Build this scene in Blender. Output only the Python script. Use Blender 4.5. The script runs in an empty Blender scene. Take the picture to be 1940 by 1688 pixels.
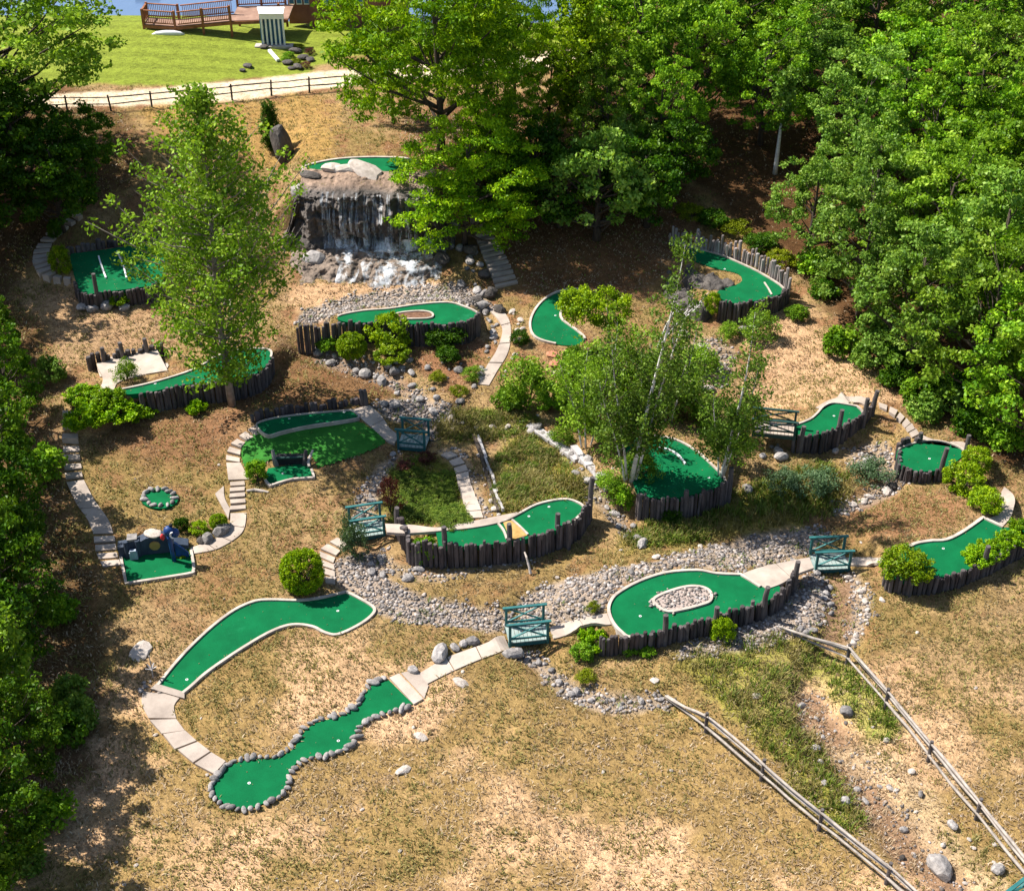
import bpy, math, random
import numpy as np
from mathutils import Vector
from mathutils.geometry import tessellate_polygon
R = math.radians
random.seed(7)
S = bpy.context.scene
COL = S.collection
rng = np.random.default_rng(11)

# ------------------------------------------------------------------ camera
CAMH, PITCH, FPX, CX, CY = 39.0, R(35.0), 2700.0, 970.0, 844.0
SP, CP = math.sin(PITCH), math.cos(PITCH)
cam = bpy.data.cameras.new('camera'); co = bpy.data.objects.new('camera', cam); COL.objects.link(co)
co.location = (0, 0, CAMH); co.rotation_euler = (R(90) - PITCH, 0, 0)
cam.sensor_width = 36; cam.lens = FPX / 1940 * 36; cam.clip_end = 3000; cam.clip_start = 0.5
S.camera = co

def ray(u, v):
    a = (u - CX) / FPX; b = -(v - CY) / FPX
    return a, CP + b * SP, -SP + b * CP          # world direction
def at_z(u, v, z):
    a, dy, dz = ray(u, v); t = (z - CAMH) / dz
    return (a * t, dy * t, z)
def z_at_y(v, Y):
    _, dy, dz = ray(CX, v); return CAMH + Y / dy * dz

# ------------------------------------------------------------------ noise
def _hash(ix, iy, seed):
    n = (ix * 374761393 + iy * 668265263 + seed * 1442695041) & 0x7fffffff
    n = ((n ^ (n >> 13)) * 1274126177) & 0x7fffffff
    return ((n ^ (n >> 16)) & 0xffff) / 65535.0
def vnoise(x, y, seed=0):
    x = np.asarray(x, float); y = np.asarray(y, float)
    ix = np.floor(x).astype(np.int64); iy = np.floor(y).astype(np.int64)
    fx = x - ix; fy = y - iy; fx = fx * fx * (3 - 2 * fx); fy = fy * fy * (3 - 2 * fy)
    a = _hash(ix, iy, seed); b = _hash(ix + 1, iy, seed); c = _hash(ix, iy + 1, seed); d = _hash(ix + 1, iy + 1, seed)
    return (a + (b - a) * fx) * (1 - fy) + (c + (d - c) * fx) * fy
def fbm(x, y, seed=0, o=4):
    s = 0; amp = 1; tot = 0
    for k in range(o):
        s = s + amp * vnoise(np.asarray(x) * 2 ** k, np.asarray(y) * 2 ** k, seed + k * 17); tot += amp; amp *= .55
    return s / tot
def sstep(t): t = np.clip(t, 0, 1); return t * t * (3 - 2 * t)

# ------------------------------------------------------------------ polygon helpers
def smooth(pts, n=4, closed=True):
    """Catmull-Rom through the points; a third element 1 keeps a sharp corner."""
    P = [(p[0], p[1]) for p in pts]; K = [len(p) > 2 and p[2] for p in pts]; N = len(P); out = []
    segs = N if closed else N - 1
    for i in range(segs):
        p1 = P[i]; p2 = P[(i + 1) % N]
        p0 = P[(i - 1) % N] if (closed or i > 0) else p1
        p3 = P[(i + 2) % N] if (closed or i + 2 < N) else p2
        m1 = (0, 0) if K[i] else ((p2[0] - p0[0]) * .5, (p2[1] - p0[1]) * .5)
        m2 = (0, 0) if K[(i + 1) % N] else ((p3[0] - p1[0]) * .5, (p3[1] - p1[1]) * .5)
        for k in range(n):
            t = k / n; t2 = t * t; t3 = t2 * t
            h = (2 * t3 - 3 * t2 + 1, t3 - 2 * t2 + t, -2 * t3 + 3 * t2, t3 - t2)
            out.append(tuple(h[0] * p1[j] + h[1] * m1[j] + h[2] * p2[j] + h[3] * m2[j] for j in (0, 1)))
    if not closed: out.append(P[-1])
    return out
def seg_dist(X, Y, A, B):
    ax, ay = A; bx, by = B; dx, dy = bx - ax, by - ay; L = dx * dx + dy * dy + 1e-12
    t = np.clip(((X - ax) * dx + (Y - ay) * dy) / L, 0, 1)
    return np.hypot(X - ax - t * dx, Y - ay - t * dy)
def line_dist(X, Y, pts, closed=False):
    d = np.full(np.shape(X), 1e9); n = len(pts)
    for i in range(n if closed else n - 1): d = np.minimum(d, seg_dist(X, Y, pts[i][:2], pts[(i + 1) % n][:2]))
    return d
def inside(X, Y, poly):
    c = np.zeros(np.shape(X), bool); n = len(poly)
    for i in range(n):
        x1, y1 = poly[i][:2]; x2, y2 = poly[(i + 1) % n][:2]
        if y1 == y2: continue
        c ^= ((Y < y1) != (Y < y2)) & (X < (x2 - x1) * (Y - y1) / (y2 - y1) + x1)
    return c
def signed(X, Y, poly):
    d = line_dist(X, Y, poly, True); return np.where(inside(X, Y, poly), -d, d)
def resample(pts, step=None, n=None):
    P = np.array(pts, float); d = np.hypot(*(P[1:, :2] - P[:-1, :2]).T); s = np.concatenate([[0], np.cumsum(d)])
    if n is None: n = max(2, int(round(s[-1] / step)) + 1)
    q = np.linspace(0, s[-1], n)
    return np.stack([np.interp(q, s, P[:, k]) for k in range(P.shape[1])], 1), s[-1]

# ------------------------------------------------------------------ terrain
YK = [0, 30, 48, 58, 66, 70, 74, 82, 90, 98, 103, 108.5, 113, 130, 900]
ZK = [0, 0, 0, .45, 1.2, 1.6, 2.5, 4.1, 4.4, 4.3, 4.1, 2.7, 1.4, 0, 0]
LAKE = 2.6
_yy = np.arange(0, 900, .5); _zz = np.interp(_yy, YK, ZK)
_zs = np.convolve(np.pad(_zz, 4, 'edge'), np.ones(9) / 9, 'valid')
def base_h(X, Y):
    sh = 30 * sstep((X - 2) / 20)                      # the land reaches farther out on the wooded side
    Y2 = np.where(Y > 90, np.maximum(90, Y - sh), Y)
    h = np.interp(Y2, _yy, _zs)
    h = h + .9 * sstep((X - 14) / 16) * sstep((Y - 45) / 20) + .5 * sstep((-X - 14) / 12) * sstep((Y - 45) / 20)
    h = h + (fbm(X * .22, Y * .22, 3, 3) - .5) * .38 * np.clip((100 - Y) / 20, .15, 1)
    return h
def axis(lo, hi, a, b, step):
    v = list(np.arange(a, b + 1e-6, step)); s = step; x = a; L = []
    while x > lo: s *= 1.25; x -= s; L.append(x)
    s = step; x = b; H = []
    while x < hi: s *= 1.25; x += s; H.append(x)
    return np.array(L[::-1] + v + H)
GX = axis(-600, 600, -30, 34, .2); GY = axis(-200, 900, 28, 112, .2)
MX, MY = np.meshgrid(GX, GY)
HG = base_h(MX, MY)
ix0 = int(np.argmin(abs(GX + 30))); iy0 = int(np.argmin(abs(GY - 28)))
nxf = 321; nyf = 421
def Hs(x, y):
    fx = (x + 30) / .2; fy = (y - 28) / .2
    i = int(math.floor(fx)); j = int(math.floor(fy))
    if i < 0 or j < 0 or i >= nxf - 1 or j >= nyf - 1:
        return float(base_h(np.array([x]), np.array([y]))[0])
    fx -= i; fy -= j; i += ix0; j += iy0
    return float((HG[j, i] * (1 - fx) + HG[j, i + 1] * fx) * (1 - fy) + (HG[j + 1, i] * (1 - fx) + HG[j + 1, i + 1] * fx) * fy)
def Hv(x, y):
    fx = (np.asarray(x) + 30) / .2; fy = (np.asarray(y) - 28) / .2
    i = np.clip(np.floor(fx).astype(int), 0, nxf - 2); j = np.clip(np.floor(fy).astype(int), 0, nyf - 2)
    fx = np.clip(fx - i, 0, 1); fy = np.clip(fy - j, 0, 1); i = i + ix0; j = j + iy0
    return (HG[j, i] * (1 - fx) + HG[j, i + 1] * fx) * (1 - fy) + (HG[j + 1, i] * (1 - fx) + HG[j + 1, i + 1] * fx) * fy
def G(u, v):
    """point of the ground seen at pixel u, v"""
    a, dy, dz = ray(u, v); t = 20 / dy; st = .5 / dy; pz = None
    while True:
        x, y, z = a * t, dy * t, CAMH + dz * t
        if z <= Hs(x, y) or y > 160: break
        t += st
    lo, hi = t - st, t
    for _ in range(14):
        m = (lo + hi) / 2
        if CAMH + dz * m <= Hs(a * m, dy * m): hi = m
        else: lo = m
    x, y = a * hi, dy * hi
    return (x, y, Hs(x, y))
def scale_at(p):     # source pixels per metre at a point
    return FPX / (p[1] * CP + (CAMH - p[2]) * SP)

# stream channels (source pixels)
CHAN = [([(560, 655), (650, 690), (735, 720), (800, 765), (805, 815), (770, 850), (725, 890), (695, 940), (690, 1000), (700, 1060), (740, 1105), (830, 1150), (930, 1175), (1005, 1225), (1060, 1285), (1150, 1325), (1260, 1338)], .35, .9),
        ([(1560, 860), (1650, 840), (1690, 900), (1640, 950), (1560, 990), (1400, 1030), (1250, 1065), (1090, 1105), (1000, 1150)], .25, .8),
        ([(1575, 1065), (1600, 1120), (1600, 1190), (1560, 1260), (1540, 1330), (1590, 1430), (1660, 1520), (1740, 1620), (1800, 1688)], .35, 1.0),
        ([(1010, 815), (1060, 850), (1110, 890), (1150, 940), (1200, 1000)], .25, .6)]
for pts, dep, w in CHAN:
    wp = [G(*p)[:2] for p in smooth(pts, 3, False)]
    d = line_dist(MX, MY, wp); HG -= dep * (1 - sstep((d - w * .3) / w))

# ------------------------------------------------------------------ golf greens (source pixels)
# poly, wall = polyline along the foot of the log wall's top, wb/wt = foot / green level pixel used to find how far it is raised
GREENS = {}
def green(k, poly, wall=None, raise_px=None, up=0.0, sm=4, rb=5.0):
    sp = smooth(poly, sm)
    if raise_px:                                   # (u, v_foot, v_level)
        u, vb, vt = raise_px; p = G(u, vb); z = z_at_y(vt, p[1])
    else:
        cu = sum(p[0] for p in poly) / len(poly); cv = sum(p[1] for p in poly) / len(poly)
        z = G(cu, cv)[2] + up
    wp = [at_z(a, b, z) for a, b in sp]
    ww = [at_z(a, b, z) for a, b in smooth(wall, 4, False)] if wall else None
    GREENS[k] = dict(z=z, poly=wp, wall=ww, sm=sm, rb=rb)
green('A', [(737, 1288, 1), (710, 1295), (693, 1312), (686, 1333), (669, 1344), (646, 1357), (608, 1366), (581, 1381), (567, 1402), (554, 1419), (523, 1436), (489, 1438), (459, 1441), (432, 1453), (412, 1475), (404, 1497), (416, 1516), (438, 1527), (469, 1531), (499, 1521), (527, 1507), (540, 1493), (544, 1473), (554, 1453), (571, 1439), (601, 1431), (629, 1427), (656, 1414), (669, 1402), (676, 1381), (693, 1364), (724, 1351), (751, 1344), (782, 1333, 1)], up=.05)
green('B', [(299, 1299, 1), (329, 1261), (363, 1224), (404, 1186), (445, 1156), (482, 1140), (513, 1137), (567, 1138), (608, 1133), (656, 1122, 1), (686, 1137), (709, 1153), (703, 1168), (676, 1187), (639, 1203), (615, 1199), (595, 1189), (567, 1184), (540, 1187), (506, 1201), (465, 1225), (431, 1247), (390, 1276), (363, 1300), (346, 1314, 1)], up=.05)
green('C', [(229, 1056, 1), (290, 1046), (362, 1042, 1), (367, 1072), (366, 1082), (355, 1088), (239, 1106, 1)], up=.05)
green('D', [(302 + 36 * math.cos(t), 943 + 20 * math.sin(t)) for t in np.arange(10) * math.pi / 5], up=.06)
green('E', [(508, 887, 1), (580, 876, 1), (590, 890), (595, 906, 1), (552, 909), (512, 921, 1), (502, 908)], up=.12)
green('F', [(488, 803), (520, 793), (580, 785), (665, 778, 1), (680, 792), (640, 800), (580, 809), (535, 819), (508, 826), (490, 814)], up=.32, rb=2.2)
green('G', [(826, 1007, 1), (890, 1001), (945, 991), (976, 978), (1016, 957), (1062, 947), (1090, 951), (1107, 965), (1086, 988), (1056, 1003), (1009, 1018), (958, 1028), (880, 1035), (832, 1034, 1)],
      [(768, 1002), (775, 1030), (800, 1034), (840, 1036), (890, 1036), (960, 1031), (1010, 1021), (1058, 1004), (1090, 988), (1112, 964), (1118, 948)], (930, 1072, 1036))
green('H', [(1153, 1156), (1158, 1138), (1171, 1124), (1208, 1103), (1259, 1086), (1320, 1081), (1357, 1087), (1403, 1089, 1), (1440, 1112, 1), (1462, 1102, 1), (1480, 1117), (1449, 1140), (1380, 1161), (1324, 1178), (1264, 1193), (1199, 1208), (1176, 1197), (1160, 1178)],
      [(1134, 1216), (1165, 1214), (1205, 1209), (1264, 1195), (1324, 1180), (1380, 1163), (1449, 1142), (1485, 1120), (1506, 1088)], (1264, 1222, 1196), rb=4)
green('I', [(1723, 1036), (1758, 1026), (1793, 1023), (1827, 1006), (1862, 981, 1), (1900, 999, 1), (1940, 1002), (1946, 1022), (1890, 1052), (1830, 1080), (1767, 1096), (1710, 1097), (1690, 1075)],
      [(1678, 1082), (1690, 1094), (1730, 1100), (1768, 1099), (1800, 1092), (1832, 1083), (1890, 1056), (1948, 1026), (1990, 1010)], (1770, 1128, 1102), rb=4)
green('J', [(1702, 852), (1741, 838), (1775, 836), (1810, 845), (1827, 858), (1812, 874), (1793, 886), (1768, 892), (1737, 892), (1712, 883), (1702, 868)],
      [(1702, 855), (1704, 872), (1714, 885), (1738, 894), (1768, 894), (1795, 888)], (1740, 916, 895), rb=3)
green('K', [(1498, 812), (1533, 796), (1548, 784), (1560, 771), (1580, 764), (1624, 771, 1), (1634, 787), (1598, 806), (1559, 821), (1520, 828)],
      [(1505, 832), (1530, 828), (1562, 822), (1600, 807), (1636, 788), (1652, 768)], (1560, 862, 826), rb=3)
green('L', [(1190, 838), (1210, 829), (1243, 827), (1282, 835), (1316, 853), (1347, 880), (1374, 912), (1342, 928), (1300, 940), (1255, 944), (1215, 936), (1192, 900), (1184, 866)],
      [(1205, 938), (1230, 946), (1270, 948), (1310, 942), (1345, 931), (1385, 912)], (1300, 985, 945), rb=3)
green('M', [(1100, 549), (1062, 552), (1031, 568), (1011, 592), (1004, 618), (1015, 640), (1053, 652), (1090, 654), (1108, 643), (1093, 627), (1067, 608), (1062, 594), (1074, 582), (1110, 574), (1120, 560)], up=.25, rb=3)
green('N', [(1278, 462), (1316, 471), (1362, 483), (1405, 501), (1442, 519), (1485, 548), (1467, 561), (1405, 574), (1362, 570), (1360, 552), (1402, 536), (1399, 519), (1353, 508), (1297, 486)],
      [(1362, 574), (1406, 577), (1468, 564), (1496, 547)], (1430, 608, 575), rb=3)
green('O', [(640, 600), (685, 590), (735, 586), (790, 578), (846, 574), (880, 582), (906, 596), (885, 610), (846, 614), (780, 614), (707, 611), (655, 610)],
      [(562, 622), (600, 620), (650, 615), (707, 613), (780, 616), (846, 616), (888, 611), (908, 598)], (800, 655, 616), rb=2.5)
green('P', [(574, 318), (612, 307), (656, 301), (714, 299), (775, 302), (790, 314), (740, 324), (660, 327), (590, 327)],
      [(560, 352), (600, 360), (700, 362), (780, 364), (840, 352)], (700, 468, 363), rb=3)
green('Q', [(133, 484), (153, 479), (205, 472), (256, 465), (310, 468), (318, 500), (305, 535), (275, 543), (198, 553), (157, 556), (143, 530)],
      [(141, 535), (157, 558), (198, 556), (275, 546), (308, 538)], (200, 584, 557), rb=4)
green('R', [(217, 742), (288, 726), (367, 701), (415, 674), (463, 663), (508, 663), (513, 678), (492, 704), (447, 718), (351, 729), (281, 743), (225, 748)],
      [(262, 750), (283, 746), (351, 732), (447, 721), (494, 707), (516, 680)], (380, 765, 729), rb=4)

# platforms in the ground for the greens
def platform(X, Y, H, g):
    P = np.array(g['poly']); m = 11
    sel = (X > P[:, 0].min() - m) & (X < P[:, 0].max() + m) & (Y > P[:, 1].min() - m) & (Y < P[:, 1].max() + m)
    x = X[sel]; y = Y[sel]; h = H[sel]
    sg = signed(x, y, g['poly']); d = np.maximum(sg - .22, 0)
    rb = np.full(x.shape, g['rb'])
    if g['wall'] is not None:
        dw = line_dist(x, y, g['wall']); w0 = g['wall']
        near = 1 - sstep((dw - d - .1) / .9)
        poly2 = list(g['poly'])
        near = 1 - sstep((dw - np.maximum(sg, 0) - .1) / .9)
        d = d * (1 - near) + np.maximum(sg + .36, 0) * near
        rb = rb * (1 - near) + .24 * near
    w = 1 - sstep(d / rb)
    H[sel] = h * (1 - w) + (g['z'] - .05) * w
for k in 'PNMOQRLKFJIGHEDCBA':
    g = GREENS[k]
    if k == 'P':                                   # the block above the waterfall: straight drop at the front lip
        P = np.array(g['poly']); lip = np.array(g['wall'])
        ylip = np.interp(MX, lip[:, 0], lip[:, 1])
        dx = np.maximum(np.maximum(lip[0, 0] + .2 - MX, MX - lip[-1, 0] - 1.5), 0)
        f = sstep((MY - ylip - .15) / .45) * (1 - sstep((MY - 79) / 8)) * (1 - sstep(dx / 2.6))
        HG[:] = np.maximum(HG, HG * (1 - f) + (g['z'] - .05) * f)
    platform(MX, MY, HG, g)

# ------------------------------------------------------------------ materials
def newmat(name):
    m = bpy.data.materials.new(name); m.use_nodes = True
    nt = m.node_tree; b = nt.nodes['Principled BSDF']; b.inputs['Specular IOR Level'].default_value = .25
    return m, nt, b
def N(nt, t, **kw):
    n = nt.nodes.new(t)
    for k, v in kw.items(): setattr(n, k, v)
    return n
def ramp(nt, stops, fac):
    r = N(nt, 'ShaderNodeValToRGB'); e = r.color_ramp.elements
    while len(e) < len(stops): e.new(.5)
    for i, (p, c) in enumerate(stops): e[i].position = p; e[i].color = (*c, 1)
    nt.links.new(fac, r.inputs[0]); return r.outputs[0]
def noise(nt, scale, detail=4, rough=.6, coord=None, dist=0):
    n = N(nt, 'ShaderNodeTexNoise'); n.inputs['Scale'].default_value = scale; n.inputs['Detail'].default_value = detail
    n.inputs['Roughness'].default_value = rough; n.inputs['Distortion'].default_value = dist
    if coord is not None: nt.links.new(coord, n.inputs['Vector'])
    return n.outputs['Fac']
def mix(nt, a, b, fac, mode='MIX'):
    m = N(nt, 'ShaderNodeMix', data_type='RGBA', blend_type=mode)
    for s, val in ((0, fac), (6, a), (7, b)):
        if isinstance(val, bpy.types.NodeSocket): nt.links.new(val, m.inputs[s])
        else: m.inputs[s].default_value = val if s == 0 else (*val, 1)
    return m.outputs[2]
def bump(nt, b, h, st, dist=.02):
    n = N(nt, 'ShaderNodeBump'); n.inputs['Strength'].default_value = st; n.inputs['Distance'].default_value = dist
    nt.links.new(h, n.inputs['Height']); nt.links.new(n.outputs[0], b.inputs['Normal'])
def simple(name, c1, c2, scale=3, rough=.85, bs=.5, bscale=None, bdist=.02, spec=.25, rnd=0, attr=False, stretch=None):
    m, nt, b = newmat(name); b.inputs['Roughness'].default_value = rough; b.inputs['Specular IOR Level'].default_value = spec
    tc = N(nt, 'ShaderNodeTexCoord').outputs['Object']
    if stretch:
        mp = N(nt, 'ShaderNodeMapping'); mp.inputs['Scale'].default_value = stretch; nt.links.new(tc, mp.inputs[0]); tc = mp.outputs[0]
    c = ramp(nt, [(.3, c1), (.7, c2)], noise(nt, scale, 5, .65, tc))
    if attr:
        a = N(nt, 'ShaderNodeAttribute', attribute_name='Col'); c = mix(nt, c, a.outputs['Color'], 1.0, 'MULTIPLY')
    if rnd:
        oi = N(nt, 'ShaderNodeObjectInfo'); mr = N(nt, 'ShaderNodeMapRange'); nt.links.new(oi.outputs['Random'], mr.inputs[0])
        mr.inputs[3].default_value = 1 - rnd; mr.inputs[4].default_value = 1 + rnd * .6
        cc = N(nt, 'ShaderNodeCombineColor')
        for i in range(3): nt.links.new(mr.outputs[0], cc.inputs[i])
        c = mix(nt, c, cc.outputs[0], 1.0, 'MULTIPLY')
    nt.links.new(c, b.inputs['Base Color'])
    if bs: bump(nt, b, noise(nt, bscale or scale * 4, 4, .7, tc), bs, bdist)
    return m
def leafmat(name, dark, mid, light, trans=.35, hue=.25):
    m = bpy.data.materials.new(name); m.use_nodes = True; nt = m.node_tree; nt.nodes.clear()
    out = N(nt, 'ShaderNodeOutputMaterial'); at = N(nt, 'ShaderNodeAttribute', attribute_name='Col')
    sx = N(nt, 'ShaderNodeSeparateColor'); nt.links.new(at.outputs['Color'], sx.inputs[0])
    c = ramp(nt, [(.05, dark), (.5, mid), (.95, light)], sx.outputs[0])
    oi = N(nt, 'ShaderNodeObjectInfo'); hs = N(nt, 'ShaderNodeHueSaturation')
    mr = N(nt, 'ShaderNodeMapRange'); nt.links.new(oi.outputs['Random'], mr.inputs[0]); mr.inputs[3].default_value = 1 - hue; mr.inputs[4].default_value = 1 + hue
    nt.links.new(mr.outputs[0], hs.inputs['Value']); nt.links.new(c, hs.inputs['Color']); c = hs.outputs[0]
    d = N(nt, 'ShaderNodeBsdfDiffuse'); nt.links.new(c, d.inputs[0])
    t = N(nt, 'ShaderNodeBsdfTranslucent'); tcol = mix(nt, c, (1.0, 1.0, .35), 1.0, 'MULTIPLY'); nt.links.new(tcol, t.inputs[0])
    g = N(nt, 'ShaderNodeBsdfGlossy'); g.inputs['Roughness'].default_value = .45; g.inputs[0].default_value = (.8, .85, .7, 1)
    m1 = N(nt, 'ShaderNodeMixShader'); m1.inputs[0].default_value = trans; nt.links.new(d.outputs[0], m1.inputs[1]); nt.links.new(t.outputs[0], m1.inputs[2])
    m2 = N(nt, 'ShaderNodeMixShader'); m2.inputs[0].default_value = .012; nt.links.new(m1.outputs[0], m2.inputs[1]); nt.links.new(g.outputs[0], m2.inputs[2])
    nt.links.new(m2.outputs[0], out.inputs[0]); return m
def feltmat(name, c1, c2, c3, bs=.3):
    m, nt, b = newmat(name); b.inputs['Roughness'].default_value = .95; b.inputs['Specular IOR Level'].default_value = .1
    tc = N(nt, 'ShaderNodeTexCoord').outputs['Object']
    c = ramp(nt, [(.3, c1), (.72, c2)], noise(nt, .9, 4, .6, tc))
    w = ramp(nt, [(.60, (0, 0, 0)), (.82, (1, 1, 1))], noise(nt, .55, 6, .7, tc, .6))
    c = mix(nt, c, c3, w)
    c = mix(nt, c, ramp(nt, [(.3, (.78, .78, .78)), (.7, (1.1, 1.1, 1.1))], noise(nt, 26, 3, .7, tc)), 1.0, 'MULTIPLY')
    nt.links.new(c, b.inputs['Base Color']); bump(nt, b, noise(nt, 60, 2, .6, tc), bs, .01); return m
M = {}
M['felt'] = feltmat('green_felt', (.002, .092, .031), (.003, .142, .047), (.018, .20, .085))
M['turf'] = feltmat('rough_turf', (.02, .12, .015), (.045, .20, .03), (.06, .24, .045), .9)
M['concrete'] = simple('pale_concrete', (.29, .235, .195), (.50, .42, .35), .9, .9, .35, 30, .008, rnd=.08)
M['slab'] = simple('worn_concrete', (.28, .23, .195), (.46, .385, .325), 1.1, .9, .4, 25, .01, rnd=.14)
M['curb'] = simple('curb_concrete', (.27, .225, .19), (.56, .49, .42), 1.3, .85, .35, 26, .008)
M['log'] = simple('weathered_log', (.03, .027, .028), (.125, .108, .105), 3, .9, .7, 9, .02, attr=True, stretch=(2, 2, .35))
M['litlog'] = simple('sunlit_log', (.16, .14, .13), (.40, .36, .34), 3, .9, .7, 9, .02, attr=True, stretch=(2, 2, .35))  # paler log wood; the sunlight on the palisade is put into this colour
M['post'] = simple('post_wood', (.045, .04, .04), (.14, .12, .115), 3, .9, .6, 9, .02, stretch=(2, 2, .4))
M['rail'] = simple('bleached_rail', (.19, .165, .145), (.44, .385, .335), 2.5, .85, .5, 14, .01)
M['teal'] = simple('teal_paint', (.012, .082, .085), (.025, .15, .145), 3, .6, .3, 20, .005, .4)
M['tealdeck'] = simple('teal_deck_paint', (.14, .22, .21), (.34, .38, .35), 2, .7, .4, 14, .006)
M['darkgreen'] = simple('dark_green_paint', (.012, .04, .035), (.03, .075, .065), 3, .6, .3, 20, .005)
M['rock'] = simple('grey_rock', (.15, .14, .138), (.42, .385, .36), 2.2, .9, .6, 8, .04, rnd=.4)
M['darkrock'] = simple('dark_wet_rock', (.028, .025, .024), (.125, .105, .09), 1.6, .75, .9, 4, .12, .4)
M['palerock'] = simple('pale_rock', (.32, .27, .23), (.58, .51, .45), 1.8, .9, .6, 6, .05, rnd=.15)
M['gravel'] = simple('gravel_stone', (.19, .17, .16), (.44, .385, .35), 5, .9, .4, 20, .01, attr=True)
M['bark'] = simple('brown_bark', (.035, .026, .02), (.11, .085, .065), 4, .95, .8, 12, .03, stretch=(1.5, 1.5, .4))
M['white_bark'] = simple('white_birch_bark', (.40, .38, .35), (.80, .77, .72), 2.5, .8, .4, 10, .01, stretch=(.6, .6, 2.5))
M['twig'] = simple('grey_branch', (.16, .13, .11), (.36, .31, .27), 4, .9, .5, 12, .01)
M['deckwood'] = simple('red_brown_deck_wood', (.16, .055, .022), (.34, .135, .058), 2, .7, .4, 10, .01)
M['deckfloor'] = simple('deck_boards', (.20, .115, .08), (.34, .21, .15), 1.5, .75, .3, 10, .01)
M['siding'] = simple('red_brown_siding', (.19, .07, .05), (.30, .125, .09), 1.4, .8, .4, 10, .01)
M['roof'] = simple('dark_shingle', (.018, .017, .02), (.05, .046, .05), 2, .9, .5, 12, .02)
M['white'] = simple('white_paint', (.66, .66, .66), (.82, .82, .81), 1.5, .5, .15, 10, .003)
M['bluepanel'] = simple('blue_panel', (.02, .09, .22), (.10, .25, .38), .8, .35, .1, 5, .003)
M['bluepaint'] = simple('blue_paint', (.004, .022, .10), (.012, .07, .26), 2.5, .5, .25, 10, .006, .4)
M['navy'] = simple('dark_slate_paint', (.022, .032, .055), (.05, .068, .10), 2.5, .7, .5, 8, .02)
M['red'] = simple('red_paint', (.42, .02, .03), (.6, .05, .05), 4, .5, .1)
M['straw'] = simple('tan_panel', (.30, .18, .05), (.46, .30, .11), 4, .8, .4, 20, .01)
M['mulch'] = simple('bark_mulch', (.09, .042, .024), (.26, .14, .085), 7, .95, 1, 20, .05)
M['foil'] = simple('grey_plank', (.27, .25, .25), (.5, .47, .46), 2, .85, .5, 10, .02, stretch=(1, 1, 1))
M['redstone'] = simple('red_flagstone', (.36, .14, .08), (.5, .22, .13), 3, .9, .4)
M['dark'] = simple('near_black', (.012, .012, .014), (.03, .03, .032), 3, .8, .2)
M['leaf_maple'] = leafmat('maple_leaf', (0.043, 0.122, 0.005), (0.140, 0.299, 0.012), (0.342, 0.525, 0.030))
M['leaf_oak'] = leafmat('oak_leaf', (0.060, 0.138, 0.017), (0.156, 0.288, 0.034), (0.336, 0.468, 0.084))
M['leaf_pine'] = leafmat('larch_needle', (0.050, 0.146, 0.003), (0.168, 0.325, 0.004), (0.414, 0.582, 0.013))
M['leaf_aspen'] = leafmat('aspen_leaf', (0.072, 0.154, 0.009), (0.176, 0.319, 0.018), (0.374, 0.528, 0.055))
M['leaf_birch'] = leafmat('birch_leaf', (.06, .13, .012), (.135, .245, .024), (.29, .40, .07))
M['leaf_dark'] = leafmat('dark_leaf', (.014, .055, .003), (.045, .12, .004), (.12, .22, .010))
M['leaf_lime'] = leafmat('lime_shrub', (0.081, 0.161, 0.005), (0.196, 0.322, 0.006), (0.425, 0.540, 0.011))
M['leaf_bed'] = leafmat('ground_shrub_leaf', (.03, .065, .006), (.075, .125, .012), (.17, .225, .03))
M['leaf_red'] = leafmat('purple_leaf', (.05, .012, .014), (.11, .03, .03), (.2, .09, .06))
M['leaf_sage'] = leafmat('sage_leaf', (.04, .085, .035), (.09, .155, .07), (.18, .26, .14))
M['leaf_yellow'] = leafmat('yellow_shrub', (.08, .11, .004), (.18, .23, .006), (.36, .40, .015))
M['blade_dry'] = leafmat('dry_grass_blade', (.17, .105, .045), (.37, .265, .168), (.60, .475, .335), .25, 0)
M['blade_mid'] = leafmat('brown_grass_blade', (.09, .065, .024), (.20, .145, .072), (.37, .28, .155), .25, 0)
M['blade_rust'] = leafmat('rusty_grass_blade', (.11, .062, .034), (.25, .155, .088), (.43, .30, .19), .25, 0)
M['leaf_mid'] = leafmat('mid_green_leaf', (.022, .075, .004), (.07, .16, .007), (.17, .28, .015))
M['blade_olive'] = leafmat('olive_grass_blade', (.085, .075, .02), (.20, .17, .055), (.36, .30, .10), .25, 0)
M['blade_green'] = leafmat('green_grass_blade', (.04, .075, .008), (.125, .185, .022), (.28, .33, .06), .3, 0)
# leafmat ignores 'Col' green/blue: only the first channel carries the tone of each leaf

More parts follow.
